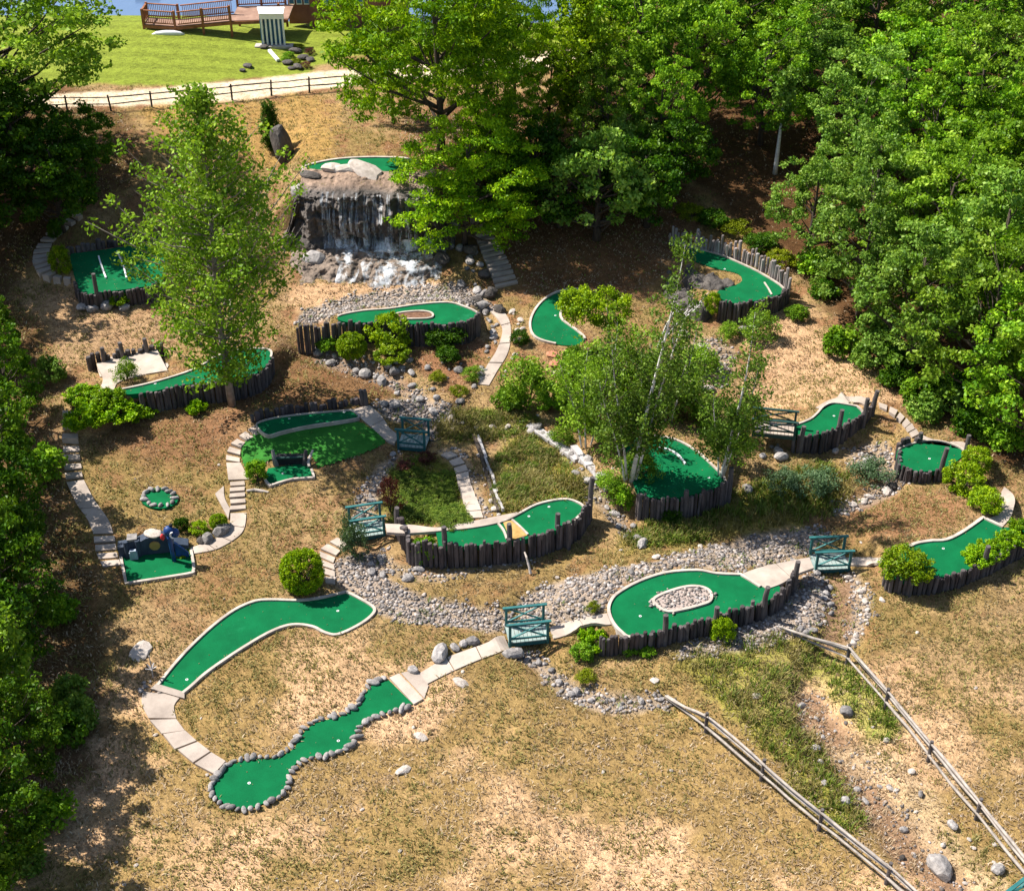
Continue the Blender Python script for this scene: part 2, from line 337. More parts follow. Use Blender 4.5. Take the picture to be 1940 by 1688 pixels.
# ------------------------------------------------------------------ mesh building
class MB:
    def __init__(s): s.v = []; s.f = []; s.c = []; s.mi = []; s.cur = 0; s.tint = (1, 1, 1)
    def add(s, vs, fs):
        o = len(s.v); s.v += [tuple(p) for p in vs]; s.f += [tuple(i + o for i in f) for f in fs]
        s.c += [s.tint] * len(vs); s.mi += [s.cur] * len(fs)
    def box(s, c, size, rz=0, tilt=None):
        hx, hy, hz = size[0] / 2, size[1] / 2, size[2] / 2; ca, sa = math.cos(rz), math.sin(rz); vs = []
        for z in (-hz, hz):
            for x, y in ((-hx, -hy), (hx, -hy), (hx, hy), (-hx, hy)): vs.append((c[0] + x * ca - y * sa, c[1] + x * sa + y * ca, c[2] + z))
        s.add(vs, [(3, 2, 1, 0), (4, 5, 6, 7), (0, 1, 5, 4), (1, 2, 6, 5), (2, 3, 7, 6), (3, 0, 4, 7)])
    def bar(s, a, b, w, h, up=(0, 0, 1)):
        a = Vector(a); b = Vector(b); d = (b - a).normalized(); u = Vector(up); x = d.cross(u)
        if x.length < 1e-4: x = d.cross(Vector((0, 1, 0)))
        x.normalize(); u = x.cross(d); vs = []
        for p in (a, b):
            for i, j in ((-1, -1), (1, -1), (1, 1), (-1, 1)): vs.append(p + x * (w / 2 * i) + u * (h / 2 * j))
        s.add(vs, [(3, 2, 1, 0), (4, 5, 6, 7), (0, 1, 5, 4), (1, 2, 6, 5), (2, 3, 7, 6), (3, 0, 4, 7)])
    def tube(s, pts, rad, n=6, cap=True, rr=0.0):
        P = [Vector(p) for p in pts]; K = len(P); vs = []; fs = []
        for i, p in enumerate(P):
            d = (P[min(i + 1, K - 1)] - P[max(i - 1, 0)])
            if d.length < 1e-6: d = Vector((0, 0, 1))
            d.normalize(); x = d.cross(Vector((0.13, 1, .07))).normalized(); y = d.cross(x)
            r = rad[i] if hasattr(rad, '__len__') else rad
            for k in range(n):
                a = 2 * math.pi * k / n; q = r * (1 + rr * random.uniform(-1, 1)); vs.append(p + x * (q * math.cos(a)) + y * (q * math.sin(a)))
        for i in range(K - 1):
            for k in range(n): fs.append((i * n + k, i * n + (k + 1) % n, (i + 1) * n + (k + 1) % n, (i + 1) * n + k))
        if cap: fs.append(tuple(range(n))[::-1]); fs.append(tuple((K - 1) * n + k for k in range(n)))
        s.add(vs, fs)
    def prism(s, poly, z0, z1):
        n = len(poly); vs = [(p[0], p[1], z1 if not hasattr(z1, '__len__') else z1[i]) for i, p in enumerate(poly)]
        vs += [(p[0], p[1], z0 if not hasattr(z0, '__len__') else z0[i]) for i, p in enumerate(poly)]
        area = sum(poly[i][0] * poly[(i + 1) % n][1] - poly[(i + 1) % n][0] * poly[i][1] for i in range(n))
        tri = tessellate_polygon([[Vector((p[0], p[1], 0)) for p in poly]])
        fs = []
        for t in tri:
            a, b, c = [poly[i] for i in t]
            cr = (b[0] - a[0]) * (c[1] - a[1]) - (b[1] - a[1]) * (c[0] - a[0])
            fs.append(tuple(t) if cr > 0 else tuple(t)[::-1])
        for i in range(n):
            j = (i + 1) % n; q = (i, n + i, n + j, j); fs.append(q if area > 0 else q[::-1])
        s.add(vs, fs)
    def ribbon(s, L, Rr, th):
        """a strip between two polylines of 3-D points, with thickness th downwards"""
        n = len(L); vs = list(L) + list(Rr) + [(p[0], p[1], p[2] - th) for p in L] + [(p[0], p[1], p[2] - th) for p in Rr]; fs = []
        for i in range(n - 1):
            fs += [(i, i + 1, n + i + 1, n + i), (2 * n + i, 3 * n + i, 3 * n + i + 1, 2 * n + i + 1), (i, 2 * n + i, 2 * n + i + 1, i + 1), (n + i, n + i + 1, 3 * n + i + 1, 3 * n + i)]
        fs += [(0, n, 3 * n, 2 * n), (n - 1, 3 * n - 1, 4 * n - 1, 2 * n - 1)]
        s.add(vs, fs)
    def ball(s, c, r, n=8, m=6):
        vs = [(c[0], c[1], c[2] - r[2])]; fs = []
        for j in range(1, m):
            a = -math.pi / 2 + math.pi * j / m
            for k in range(n):
                b = 2 * math.pi * k / n; vs.append((c[0] + r[0] * math.cos(a) * math.cos(b), c[1] + r[1] * math.cos(a) * math.sin(b), c[2] + r[2] * math.sin(a)))
        vs.append((c[0], c[1], c[2] + r[2]))
        for k in range(n):
            fs.append((0, 1 + (k + 1) % n, 1 + k)); fs.append((len(vs) - 1, 1 + (m - 2) * n + k, 1 + (m - 2) * n + (k + 1) % n))
        for j in range(m - 2):
            for k in range(n): fs.append((1 + j * n + k, 1 + j * n + (k + 1) % n, 1 + (j + 1) * n + (k + 1) % n, 1 + (j + 1) * n + k))
        s.add(vs, fs)
    def mesh(s, name, mats, smooth=False, col=False, org=(0, 0, 0)):
        me = bpy.data.meshes.new(name); me.from_pydata([(v[0] - org[0], v[1] - org[1], v[2] - org[2]) for v in s.v], [], s.f)
        for m in (mats if isinstance(mats, (list, tuple)) else [mats]): me.materials.append(m)
        if max(s.mi, default=0): me.polygons.foreach_set('material_index', s.mi)
        if smooth: me.polygons.foreach_set('use_smooth', [True] * len(me.polygons))
        if col:
            a = me.color_attributes.new('Col', 'FLOAT_COLOR', 'POINT'); a.data.foreach_set('color', [x for c in s.c for x in (*c, 1)])
        me.update(); return me
def tag(o, label=None, cat=None, group=None, kind=None):
    for k, v in (('label', label), ('category', cat), ('group', group), ('kind', kind)):
        if v: o[k] = v
    return o
def link(name, me, parent=None, loc=None):
    o = bpy.data.objects.new(name, me); COL.objects.link(o)
    if parent: o.parent = parent
    if loc is not None: o.location = loc
    return o
def build(mb, name, mats, parent=None, org=(0, 0, 0), smooth=False, col=False, at=True):
    o = link(name, mb.mesh(name, mats, smooth, col, org), parent)
    if parent is None and at: o.location = org
    return o
def empty(name, loc, label=None, cat=None, group=None, rz=0):
    o = bpy.data.objects.new(name, None); COL.objects.link(o); o.location = loc; o.rotation_euler = (0, 0, rz); o.empty_display_size = .2
    return tag(o, label, cat, group)
def copy_tree(o, parent=None):
    c = o.copy(); COL.objects.link(c)
    if parent: c.parent = parent
    for ch in [x for x in KIDS.get(o.name, [])]:
        copy_tree(ch, c)
    return c
KIDS = {}
def npmesh(name, V, F, mat, col=None, smooth=False):
    """V (n,3), F (m,k) arrays of equal-sized faces"""
    me = bpy.data.meshes.new(name); me.vertices.add(len(V)); me.vertices.foreach_set('co', np.asarray(V, np.float32).ravel())
    k = F.shape[1]; me.loops.add(F.size); me.loops.foreach_set('vertex_index', F.astype(np.int32).ravel())
    me.polygons.add(len(F)); me.polygons.foreach_set('loop_start', np.arange(0, F.size, k, dtype=np.int32)); 
    if smooth: me.polygons.foreach_set('use_smooth', np.ones(len(F), bool))
    if col is not None:
        a = me.color_attributes.new('Col', 'FLOAT_COLOR', 'POINT'); c = np.ones((len(V), 4), np.float32); c[:, :3] = col if col.ndim == 2 else col[:, None]
        a.data.foreach_set('color', c.ravel())
    me.materials.append(mat); me.update(calc_edges=True); return me

# ------------------------------------------------------------------ ground sheet with painted regions (what grows or lies where)
def reg(pts, soft=.6, sm=2): return [G(*p)[:2] for p in smooth(pts, sm)], soft
def lin(r, g, b):
    f = lambda c: ((c / 255 + .055) / 1.055) ** 2.4 if c > 10 else c / 255 / 12.92
    return np.array([f(r), f(g), f(b)])
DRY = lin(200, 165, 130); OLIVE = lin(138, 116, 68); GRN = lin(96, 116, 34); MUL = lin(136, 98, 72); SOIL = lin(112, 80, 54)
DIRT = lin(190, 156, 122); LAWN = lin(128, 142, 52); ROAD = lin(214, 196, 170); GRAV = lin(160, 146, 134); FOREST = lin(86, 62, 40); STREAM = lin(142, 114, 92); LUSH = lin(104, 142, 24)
n1 = fbm(MX * .28, MY * .28, 21, 4); n2 = fbm(MX * 1.1, MY * 1.1, 33, 4); n3 = fbm(MX * .12, MY * .12, 5, 3)
n4 = fbm(MX * 2.6, MY * 2.6, 71, 3)
TC = DRY + (OLIVE - DRY) * sstep((n1 - .40) / .22)[..., None] * .85
back = sstep((MY - 36 + (n3 - .5) * 12) / 7)[..., None]                         # the worn strip nearest the fence is paler
TC = TC * (1 - back) + (TC * .3 + np.array([.225, .158, .062]) * .7) * back
TC = TC + (MUL - TC) * (sstep((n2 - .52) / .16) * (sstep((MY - 38) / 6) * .55 + sstep((MY - 53) / 8) * .25))[..., None]
def paint(pts, colr, amt=1.0, soft=.7, breakup=.5):
    poly, _ = reg(pts); d = signed(MX, MY, poly) + (n2 - .5) * breakup * 4 * soft
    w = (1 - sstep(d / soft + .5)) * amt
    global TC; TC = TC * (1 - w[..., None]) + colr * w[..., None]; return poly
REG = {}
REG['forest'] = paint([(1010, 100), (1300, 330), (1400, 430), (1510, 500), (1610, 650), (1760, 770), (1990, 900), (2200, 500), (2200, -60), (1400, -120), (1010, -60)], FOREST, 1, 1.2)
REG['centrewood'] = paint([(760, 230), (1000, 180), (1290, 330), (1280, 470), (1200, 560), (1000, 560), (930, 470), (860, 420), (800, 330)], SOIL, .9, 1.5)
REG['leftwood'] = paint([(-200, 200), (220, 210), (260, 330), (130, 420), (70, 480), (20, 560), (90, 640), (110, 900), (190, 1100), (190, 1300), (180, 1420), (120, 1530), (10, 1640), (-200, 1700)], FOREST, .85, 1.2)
paint([(1420, 640), (1510, 570), (1600, 670), (1720, 760), (1660, 760), (1540, 760), (1450, 800), (1430, 700)], DIRT, .95, 1.5)
paint([(40, 540), (140, 560), (330, 600), (330, 670), (160, 690), (110, 700), (100, 640)], DIRT * .85, .7, 1.2)
paint([(560, 535), (740, 540), (840, 535), (830, 556), (700, 560), (560, 590)], DIRT, .9, .8)
REG['lawn'] = paint([(-300, 20), (1100, 30), (1100, 85), (640, 110), (590, 140), (430, 152), (330, 165), (160, 160), (-300, 165)], LAWN, 1, .8, .3)
# mowing stripes of the far lawn
stripe = sstep(np.sin((MY + .03 * MX) * 3.0) * 2 + .5) * (1 - sstep((signed(MX, MY, REG['lawn']) + 1) / 1)); TC = TC * (1 - .16 * stripe[..., None])
REG['road'] = paint([(-300, 172), (120, 178), (280, 168), (420, 157), (590, 138), (760, 124), (1100, 92), (1100, 122), (620, 168), (440, 192), (240, 202), (-300, 208)], ROAD, 1, .5, .3)
paint([(270, 205), (470, 195), (610, 178), (640, 240), (620, 300), (540, 300), (380, 300)], lin(164, 132, 78), .8, 1.5)
paint([(190, 800), (330, 790), (480, 750), (470, 800), (400, 880), (250, 870)], MUL * .85, .75, 1.5)
paint([(780, 650), (830, 635), (930, 650), (890, 720), (840, 720), (790, 700)], MUL, .9, .8)
paint([(540, 650), (700, 680), (760, 740), (700, 770), (480, 770), (420, 750)], SOIL, .8, 1)
paint([(1600, 960), (1780, 930), (1840, 970), (1760, 1020), (1620, 1020)], MUL * .95, .75, 1)
REG['bed'] = paint([(745, 880), (800, 865), (845, 875), (870, 930), (880, 985), (800, 995), (735, 995), (730, 930)], lin(98, 104, 36), .9, .7)
REG['meadow'] = paint([(950, 860), (1010, 820), (1060, 860), (1110, 920), (1110, 945), (1010, 950), (950, 975), (930, 920)], lin(150, 140, 62), .8, .8)
REG['green1'] = paint([(840, 780), (1010, 790), (1010, 815), (920, 835), (830, 830)], lin(120, 125, 50), .8, .8)
REG['lush1'] = paint([(1290, 1245), (1500, 1200), (1560, 1245), (1500, 1320), (1560, 1420), (1640, 1560), (1560, 1560), (1420, 1380), (1330, 1300)], lin(138, 142, 56), .7, 1)
REG['lush2'] = paint([(1560, 1250), (1640, 1290), (1700, 1380), (1660, 1400), (1580, 1330)], lin(146, 154, 62), .7, 1)
REG['reeds'] = paint([(1220, 990), (1390, 930), (1560, 880), (1620, 930), (1560, 980), (1400, 1010), (1240, 1040), (1180, 1030)], lin(122, 118, 44), .85, .8)
GRAVEL = [
 ('g', [(640, 1060), (700, 1045), (725, 1090), (800, 1130), (880, 1148), (955, 1160), (945, 1195), (880, 1190), (790, 1180), (712, 1162), (688, 1128), (640, 1112)], 1.0),
 ('g', [(990, 1135), (1090, 1092), (1250, 1062), (1400, 1020), (1560, 1000), (1535, 1050), (1400, 1082), (1320, 1074), (1250, 1080), (1165, 1120), (1140, 1163), (1050, 1180), (990, 1172)], .95),
 ('g', [(1500, 1110), (1545, 1085), (1570, 1120), (1555, 1180), (1470, 1220), (1380, 1235), (1290, 1245), (1320, 1215), (1410, 1185), (1475, 1150)], 1.0),
 ('g', [(1000, 1230), (1060, 1280), (1130, 1312), (1250, 1322), (1275, 1338), (1160, 1352), (1090, 1330), (1030, 1285), (985, 1245)], .8),
 ('g', [(1600, 1090), (1630, 1100), (1645, 1150), (1630, 1215), (1600, 1215), (1612, 1150)], .7),
 ('g', [(715, 770), (760, 755), (850, 770), (870, 800), (825, 835), (790, 800), (750, 800)], 1.0),
 ('g', [(760, 860), (735, 900), (710, 960), (690, 1000), (670, 990), (690, 930), (720, 880)], .8),
 ('g', [(575, 590), (700, 555), (860, 538), (930, 575), (912, 592), (855, 570), (780, 575), (650, 594), (610, 612), (568, 612)], 1.0),
 ('g', [(1610, 850), (1680, 838), (1710, 890), (1700, 935), (1600, 975), (1580, 965), (1670, 915), (1610, 880)], .6),
 ('g', [(830, 855), (860, 850), (890, 880), (915, 940), (930, 980), (905, 970), (880, 900), (850, 870)], .5),
 ('g', [(1340, 640), (1400, 670), (1360, 740), (1310, 720), (1300, 660)], .5),
 ('g', [(620, 660), (700, 690), (800, 740), (860, 790), (800, 770), (700, 720), (600, 690)], .5),
 ('g', [(1100, 890), (1140, 930), (1200, 1010), (1215, 1035), (1180, 1010), (1120, 940)], .6),
 ('g', [(700, 1060), (740, 1090), (830, 1100), (960, 1055), (1010, 1060), (940, 1075), (840, 1085), (760, 1070), (715, 1040)], .5)]
GP = []
for _, pts, a in GRAVEL: GP.append((paint(pts, GRAV, a * .9, .35, .3), a))
paint([(1560, 1080), (1600, 1090), (1615, 1150), (1600, 1215), (1555, 1230), (1560, 1180)], STREAM, .9, .4)
REG['streambed'] = paint([(1500, 1330), (1560, 1320), (1640, 1430), (1720, 1540), (1860, 1688), (1780, 1700), (1660, 1580), (1560, 1440)], STREAM, .9, .6)
paint([(1560, 1420), (1700, 1430), (1790, 1560), (1920, 1690), (1840, 1690), (1720, 1560), (1620, 1460)], lin(196, 172, 138), .6, .6)
TC = TC * (1 + (n4 - .5)[..., None] * .45)
TC = np.clip(TC, .005, .8)
nx, ny = len(GX), len(GY)
ii = np.arange(nx * ny).reshape(ny, nx)
F = np.stack([ii[:-1, :-1], ii[:-1, 1:], ii[1:, 1:], ii[1:, :-1]], -1).reshape(-1, 4)
def groundmat():
    m, nt, b = newmat('dry_ground'); b.inputs['Roughness'].default_value = .95; b.inputs['Specular IOR Level'].default_value = .08
    a = N(nt, 'ShaderNodeAttribute', attribute_name='Col').outputs['Color']; tc = N(nt, 'ShaderNodeTexCoord').outputs['Object']
    c = mix(nt, a, ramp(nt, [(.32, (.58, .55, .5)), (.5, (1, 1, 1)), (.7, (1.3, 1.28, 1.22))], noise(nt, 3.2, 6, .75, tc, .8)), 1.0, 'MULTIPLY')
    c = mix(nt, c, ramp(nt, [(.36, (.55, .52, .47)), (.60, (1.22, 1.2, 1.18))], noise(nt, 11, 4, .7, tc, 1.8)), 1.0, 'MULTIPLY')
    nt.links.new(c, b.inputs['Base Color']); bump(nt, b, noise(nt, 9, 6, .75, tc, .5), .8, .1); return m
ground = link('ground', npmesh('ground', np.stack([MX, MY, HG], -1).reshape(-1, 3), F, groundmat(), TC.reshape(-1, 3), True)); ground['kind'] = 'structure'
m, nt, b = newmat('lake_water'); b.inputs['Base Color'].default_value = (.10, .16, .27, 1); b.inputs['Roughness'].default_value = .18; b.inputs['Specular IOR Level'].default_value = .5
bump(nt, b, noise(nt, 1.3, 4, .6, N(nt, 'ShaderNodeTexCoord').outputs['Object']), .25, .1); M['lake'] = m
mb = MB(); mb.add([(-590, 104, LAKE), (590, 104, LAKE), (590, 890, LAKE), (-590, 890, LAKE)], [(0, 1, 2, 3)])
o = build(mb, 'lake_water', m); o['kind'] = 'structure'

# ------------------------------------------------------------------ golf greens
def offset_poly(line, w, closed=False):
    P = np.array([p[:2] for p in line]); n = len(P); out = []
    for i in range(n):
        a = P[(i - 1) % n] if closed or i else P[i]; b = P[(i + 1) % n] if closed or i < n - 1 else P[i]
        d = b - a; d = d / (np.hypot(*d) + 1e-9); out.append((P[i][0] - d[1] * w, P[i][1] + d[0] * w))
    return out
def curb(line, z, parent=None, w=.13, h=.07, name='border', mat='curb', depth=.25, closed=False):
    L = offset_poly(line, w / 2, closed); Rr = offset_poly(line, -w / 2, closed)
    L = [(p[0], p[1], z + h) for p in L]; Rr = [(p[0], p[1], z + h) for p in Rr]
    if closed: L.append(L[0]); Rr.append(Rr[0])
    mb = MB(); mb.ribbon(L, Rr, h + depth); return build(mb, name, M[mat], parent)
def putting(k, label, borders=(), cups=(), mat='felt', bw=.105, cat='golf green'):
    """borders: index ranges of control points that carry a pale curb"""
    g = GREENS[k]; z = g['z']; root = empty('golf_green', (0, 0, 0), label, cat, 'golf greens of the course')
    c = np.mean([p[:2] for p in g['poly']], 0); root.location = (c[0], c[1], z)
    mb = MB(); mb.prism(g['poly'], z - .25, z)
    f = build(mb, 'felt', M[mat], None, (c[0], c[1], z)); f.location = (0, 0, 0); f.parent = root
    n = len(g['poly'])
    for i0, i1 in borders:
        a, bb = i0 * g['sm'], i1 * g['sm']; full = (bb - a) >= n
        line = [g['poly'][i % n] for i in range(a, bb + (0 if full else 1))]
        o = curb(line, z, None, bw, closed=full); o.parent = root; o.location = (-c[0], -c[1], -z)
    for u, v in cups:
        p = at_z(u, v, z); mb = MB(); mb.tube([(p[0], p[1], z - .02), (p[0], p[1], z + .008)], .055, 12); mb.tint = (0, 0, 0)
        mb.cur = 1; mb.tube([(p[0], p[1], z + .004), (p[0], p[1], z + .012)], .03, 10)
        o = build(mb, 'hole_cup', [M['white'], M['dark']], None); o.parent = root; o.location = (-c[0], -c[1], -z)
    return root
putting('A', 'winding putting green edged all round with rounded stones', [], [(641, 1403), (472, 1483)])
putting('B', 'long curved putting green with a plain pale kerb beside the round clipped bush', [(0, 9), (9, 24)], [(640, 1157), (354, 1287)], bw=.12)
putting('C', 'nearly rectangular putting green in front of the dark obstacle wall and blue post', [(2, 7)], [], bw=.12)
putting('D', 'smallest putting green, a round patch inside a ring of stones', [], [])
putting('E', 'small square putting green at the foot of the fake turf mound', [(2, 6)], [(536, 897)], bw=.11)
putting('F', 'narrow shaded putting green on top of the fake turf mound', [(3, 13)], [(548, 793), (652, 781)], bw=.065)
gG = putting('G', 'two-level putting green with a sand coloured ramp between its halves', [(2, 8)], [(1002, 978), (1040, 960)])
gH = putting('H', 'wide putting green with an oval gravel island in the middle', [(0, 8), (15, 18)], [(1213, 1167)], bw=.125)
putting('I', 'sloping putting green at the right edge beside the lime bush and log wall', [(0, 5)], [(1787, 1039)], bw=.14)
putting('J', 'small semicircular putting green behind three lime bushes', [(0, 4)], [(1761, 869)], bw=.08)
putting('K', 'upper right putting green beside the dark footbridge and leaning tall logs', [(0, 6)], [(1580, 788)])
gL = putting('L', 'shaded oval putting green under the birch trees', [(1, 6)], [(1343, 905)])
putting('M', 'crescent putting green bending round the ball shaped tree', [(0, 6), (8, 14)], [(1062, 582), (1052, 598)], bw=.12)
gN = putting('N', 'hooked putting green in front of the tall upright log palisade', [(0, 5)], [(1373, 510), (1315, 479)])
gO = putting('O', 'long putting green with a slot shaped island below the waterfall', [(0, 6)], [])
gP = putting('P', 'green on top of the waterfall rock', [(8, 14)], [], bw=.14)
gQ = putting('Q', 'square putting green with white bumper rails beside the curved steps', [], [], bw=.1)
gR = putting('R', 'strip shaped putting green behind the spreading juniper and big aspen', [(0, 6)], [(294, 727)])
def on_green(root, mb, name, mat):
    o = build(mb, name, mat, None); o.parent = root; o.location = tuple(-x for x in root.location); return o
# islands and inlays (parts of their green)
def island(g, k, px, fill, fillname, bw=.12):
    z = GREENS[k]['z']; line = [at_z(a, b, z) for a, b in smooth(px, 4)]
    o = curb(line, z, None, bw, .09, 'island_kerb', closed=True); o.parent = g; o.location = tuple(-x for x in g.location)
    mb = MB(); mb.prism(line, z - .05, z + .035); on_green(g, mb, fillname, fill); return line
ISL = [(1238, 1137), (1262, 1124), (1301, 1113), (1330, 1114), (1346, 1124), (1345, 1140), (1322, 1149), (1294, 1156), (1265, 1160), (1246, 1150)]
lineH = island(gH, 'H', ISL, simple('gravel_bed', (.25, .19, .16), (.5, .41, .36), 9, .95, 1, 25, .04), 'gravel_bed')
island(gO, 'O', [(742, 600), (760, 594), (795, 591), (816, 594), (820, 601), (808, 605), (770, 606), (748, 606)], M['mulch'], 'island_bed', .1)
zG = GREENS['G']['z']
mb = MB(); ra = [at_z(*p, zG) for p in [(953, 990), (972, 986), (1002, 1014), (968, 1024)]]; mb.prism(ra, zG - .1, zG + .03); on_green(gG, mb, 'sand_ramp', M['straw'])
for l in ([(944, 993), (954, 1006), (960, 1022)], [(970, 986), (984, 998), (1000, 1014)]):
    o = curb([at_z(*p, zG) for p in smooth(l, 3, False)], zG, None, .09, .08, 'ramp_kerb'); o.parent = gG; o.location = tuple(-x for x in gG.location)
zL = GREENS['L']['z']
o = curb([at_z(*p, zL) for p in smooth([(1248, 850), (1268, 854), (1286, 865), (1298, 880)], 4, False)], zL, None, .07, .09, 'bumper_rail', 'white'); o.parent = gL; o.location = tuple(-x for x in gL.location)
zQ = GREENS['Q']['z']
for l in ([(187, 487), (193, 507), (201, 528)], [(222, 478), (232, 500), (240, 528)]):
    o = curb([at_z(*p, zQ) for p in smooth(l, 3, False)], zQ, None, .08, .09, 'bumper_rail', 'white'); o.parent = gQ; o.location = tuple(-x for x in gQ.location)
zN = GREENS['N']['z']
o = curb([at_z(*p, zN) for p in [(1448, 536), (1456, 548), (1462, 559)]], zN, None, .08, .05, 'bumper_rail', 'curb'); o.parent = gN; o.location = tuple(-x for x in gN.location)
# the mound of fake turf round green F
FM = [(454, 854), (462, 836), (480, 822), (500, 815), (560, 806), (640, 795), (668, 790), (700, 810), (733, 836), (706, 856), (678, 866), (640, 878), (603, 888), (596, 884), (588, 868), (545, 864), (508, 878), (480, 890), (460, 886)]
FW = [G(*p) for p in smooth(FM, 3)]
inner = np.array([p[:2] for p in FW]); mnx, mny = inner.min(0); mxx, mxy = inner.max(0)
gx, gy = np.meshgrid(np.arange(mnx - .2, mxx + .4, .1), np.arange(mny - .2, mxy + .4, .1))
sd = signed(gx, gy, FW) + (vnoise(gx * 3, gy * 3, 4) - .5) * .12
top = Hv(gx, gy) + .10 * sstep(-sd / .5 + .3) + (fbm(gx * 2.5, gy * 2.5, 8) - .5) * .16 + .02
top = np.where(signed(gx, gy, GREENS['F']['poly']) < .12, GREENS['F']['z'] - .12, top)
idx = np.arange(gx.size).reshape(gx.shape); ok = sd < 0
q = ok[:-1, :-1] & ok[1:, :-1] & ok[:-1, 1:] & ok[1:, 1:]
Fq = np.stack([idx[:-1, :-1], idx[:-1, 1:], idx[1:, 1:], idx[1:, :-1]], -1)[q]
o = link('turf_mound', npmesh('turf_mound', np.stack([gx, gy, top], -1).reshape(-1, 3), Fq, M['turf'], None, True)); tag(o, 'rough dark green fake turf carpet spread over a low mound', 'turf')

# ------------------------------------------------------------------ log walls
LOGV = []
def logwall(label, px=None, z=None, foot=None, up=(.05, .3), rad=(.065, .115), posts=(), line=None, lean=.035, name='log_palisade', mat='log'):
    if line is None: line = [at_z(a, b, z) for a, b in smooth(px, 4, False)]
    line = [(p[0], p[1]) for p in line]
    P, L = resample(line, .2); root = empty(name, (P[0][0], P[0][1], z), label, 'log wall', 'upright log walls'); o0 = root.location
    mb = MB(); s = 0; dense, L = resample(line, .02)
    while s < L:
        r = random.uniform(*rad); i = min(len(dense) - 1, int((s + r) / .02)); x, y = dense[i]
        zb = (foot if foot is not None else Hs(x, y)) - .5
        zt = z + up[0] + (up[1] - up[0]) * random.random() ** 1.4 + .05 * math.sin(s * 5); t = random.uniform(.6, 1.35); t2 = t * random.uniform(.9, 1.02); mb.tint = (t, t2, t2)
        jx, jy = random.gauss(0, .02), random.gauss(0, .02); lx, ly = random.gauss(0, lean), random.gauss(0, lean)
        tip = random.uniform(.02, .05)
        mb.tube([(x + jx, y + jy, zb), (x + jx + lx * .5, y + jy + ly * .5, (zb + zt) / 2), (x + jx + lx, y + jy + ly, zt - tip), (x + jx + lx, y + jy + ly, zt)], [r * 1.05, r, r * .97, r * .8], 8, rr=.07)
        s += 2 * r * .96
    o = build(mb, 'logs', M[mat], None, col=True); o.parent = root; o.location = tuple(-q for q in o0)
    for u, v, hgt in posts:
        p = at_z(u, v, z); mb = MB(); a = random.gauss(0, .05); b_ = random.gauss(0, .03)
        mb.tube([(p[0], p[1], z - 1.4), (p[0] + a * .4, p[1] + b_ * .4, z + hgt * .5), (p[0] + a, p[1] + b_, z + hgt)], [.12, .115, .105], 9, rr=.05)
        q_ = build(mb, 'post', M['post'], None); q_.parent = root; q_.location = tuple(-w for w in o0)
    return root
def gw(k, label, **kw):
    g = GREENS[k]; return logwall(label, None, g['z'], line=g['wall'], **kw)
gw('G', 'curved log wall holding up the two-level green between the two left bridges', posts=[(843, 1030, .9), (966, 1022, .85), (1056, 1000, .75), (1078, 1002, .4), (1118, 950, 1.3)])
gw('H', 'long low log wall in front of the green with the gravel island', posts=[(1261, 1196, .85), (1357, 1175, .7), (1447, 1144, .9), (1507, 1090, .75)], up=(.05, .28))
gw('I', 'log wall in front of the green at the right edge, beside the lime bush', posts=[(1726, 1102, .9), (1865, 1066, .9)], up=(.02, .2))
gw('J', 'short low log wall around the semicircular green behind lime bushes', posts=[(1782, 892, 1.3)], up=(-.02, .12), rad=(.07, .1))
gw('K', 'log wall with tall leaning end logs below the upper right green', posts=[(1518, 832, .7), (1589, 812, 1.05), (1638, 788, 1.0), (1654, 770, .9)], up=(.05, .22))
gw('L', 'dark shaded log wall under the birches, below the oval green', posts=[(1383, 914, .8), (1300, 944, .4)], up=(.02, .2))
gw('N', 'log wall in front of the hooked green below the tall palisade', posts=[(1400, 578, .15)], up=(0, .18))
gw('O', 'long shaded log wall below the green with the slot shaped island', up=(0, .22), posts=[(905, 602, .3)])
gw('Q', 'short dark log wall below the square green with bumper rails', posts=[(183, 556, 1.15)], up=(.0, .12))
gw('R', 'dark log wall behind the spreading juniper, under the big aspen', up=(-.02, .16))
# tall palisade behind the hooked green, low walls behind others
zz = GREENS['N']['z']
logwall('tall weathered silver log palisade standing behind the hooked green', [(1268, 462), (1300, 468), (1350, 478), (1405, 495), (1445, 513), (1480, 536), (1494, 548)], zz, None, (.7, 1.15), (.06, .11), lean=.08, mat='litlog')
logwall('dark log wall with uneven tall tops behind the concrete tee pad', [(170, 706), (180, 700), (230, 694), (300, 683), (306, 676)], G(240, 694)[2], None, (.75, 1.0), (.11, .16), [(200, 700, 1.25), (237, 696, 1.45), (284, 688, 1.45)])
logwall('low dark log edging behind the square green with bumper rails', [(128, 482), (150, 476), (203, 468), (250, 460), (300, 452)], GREENS['Q']['z'], None, (.25, .5), (.11, .17))
logwall('dark low log edging along the back of the turf mound', [(478, 800), (500, 791), (560, 782), (640, 772), (690, 764)], GREENS['F']['z'] - .1, None, (.3, .5), (.1, .15), [(688, 768, .9), (694, 768, .9)])
logwall('row of short logs behind the semicircular green', [(1700, 848), (1720, 840), (1742, 836)], GREENS['J']['z'], None, (.2, .35), (.1, .14), [(1743, 836, .5), (1830, 856, .9)])
logwall('three dark weathered logs at the left end of the two-level green', [(752, 985), (760, 992), (768, 1004)], GREENS['G']['z'], None, (.1, .35), (.12, .16), [(751, 982, .6)])

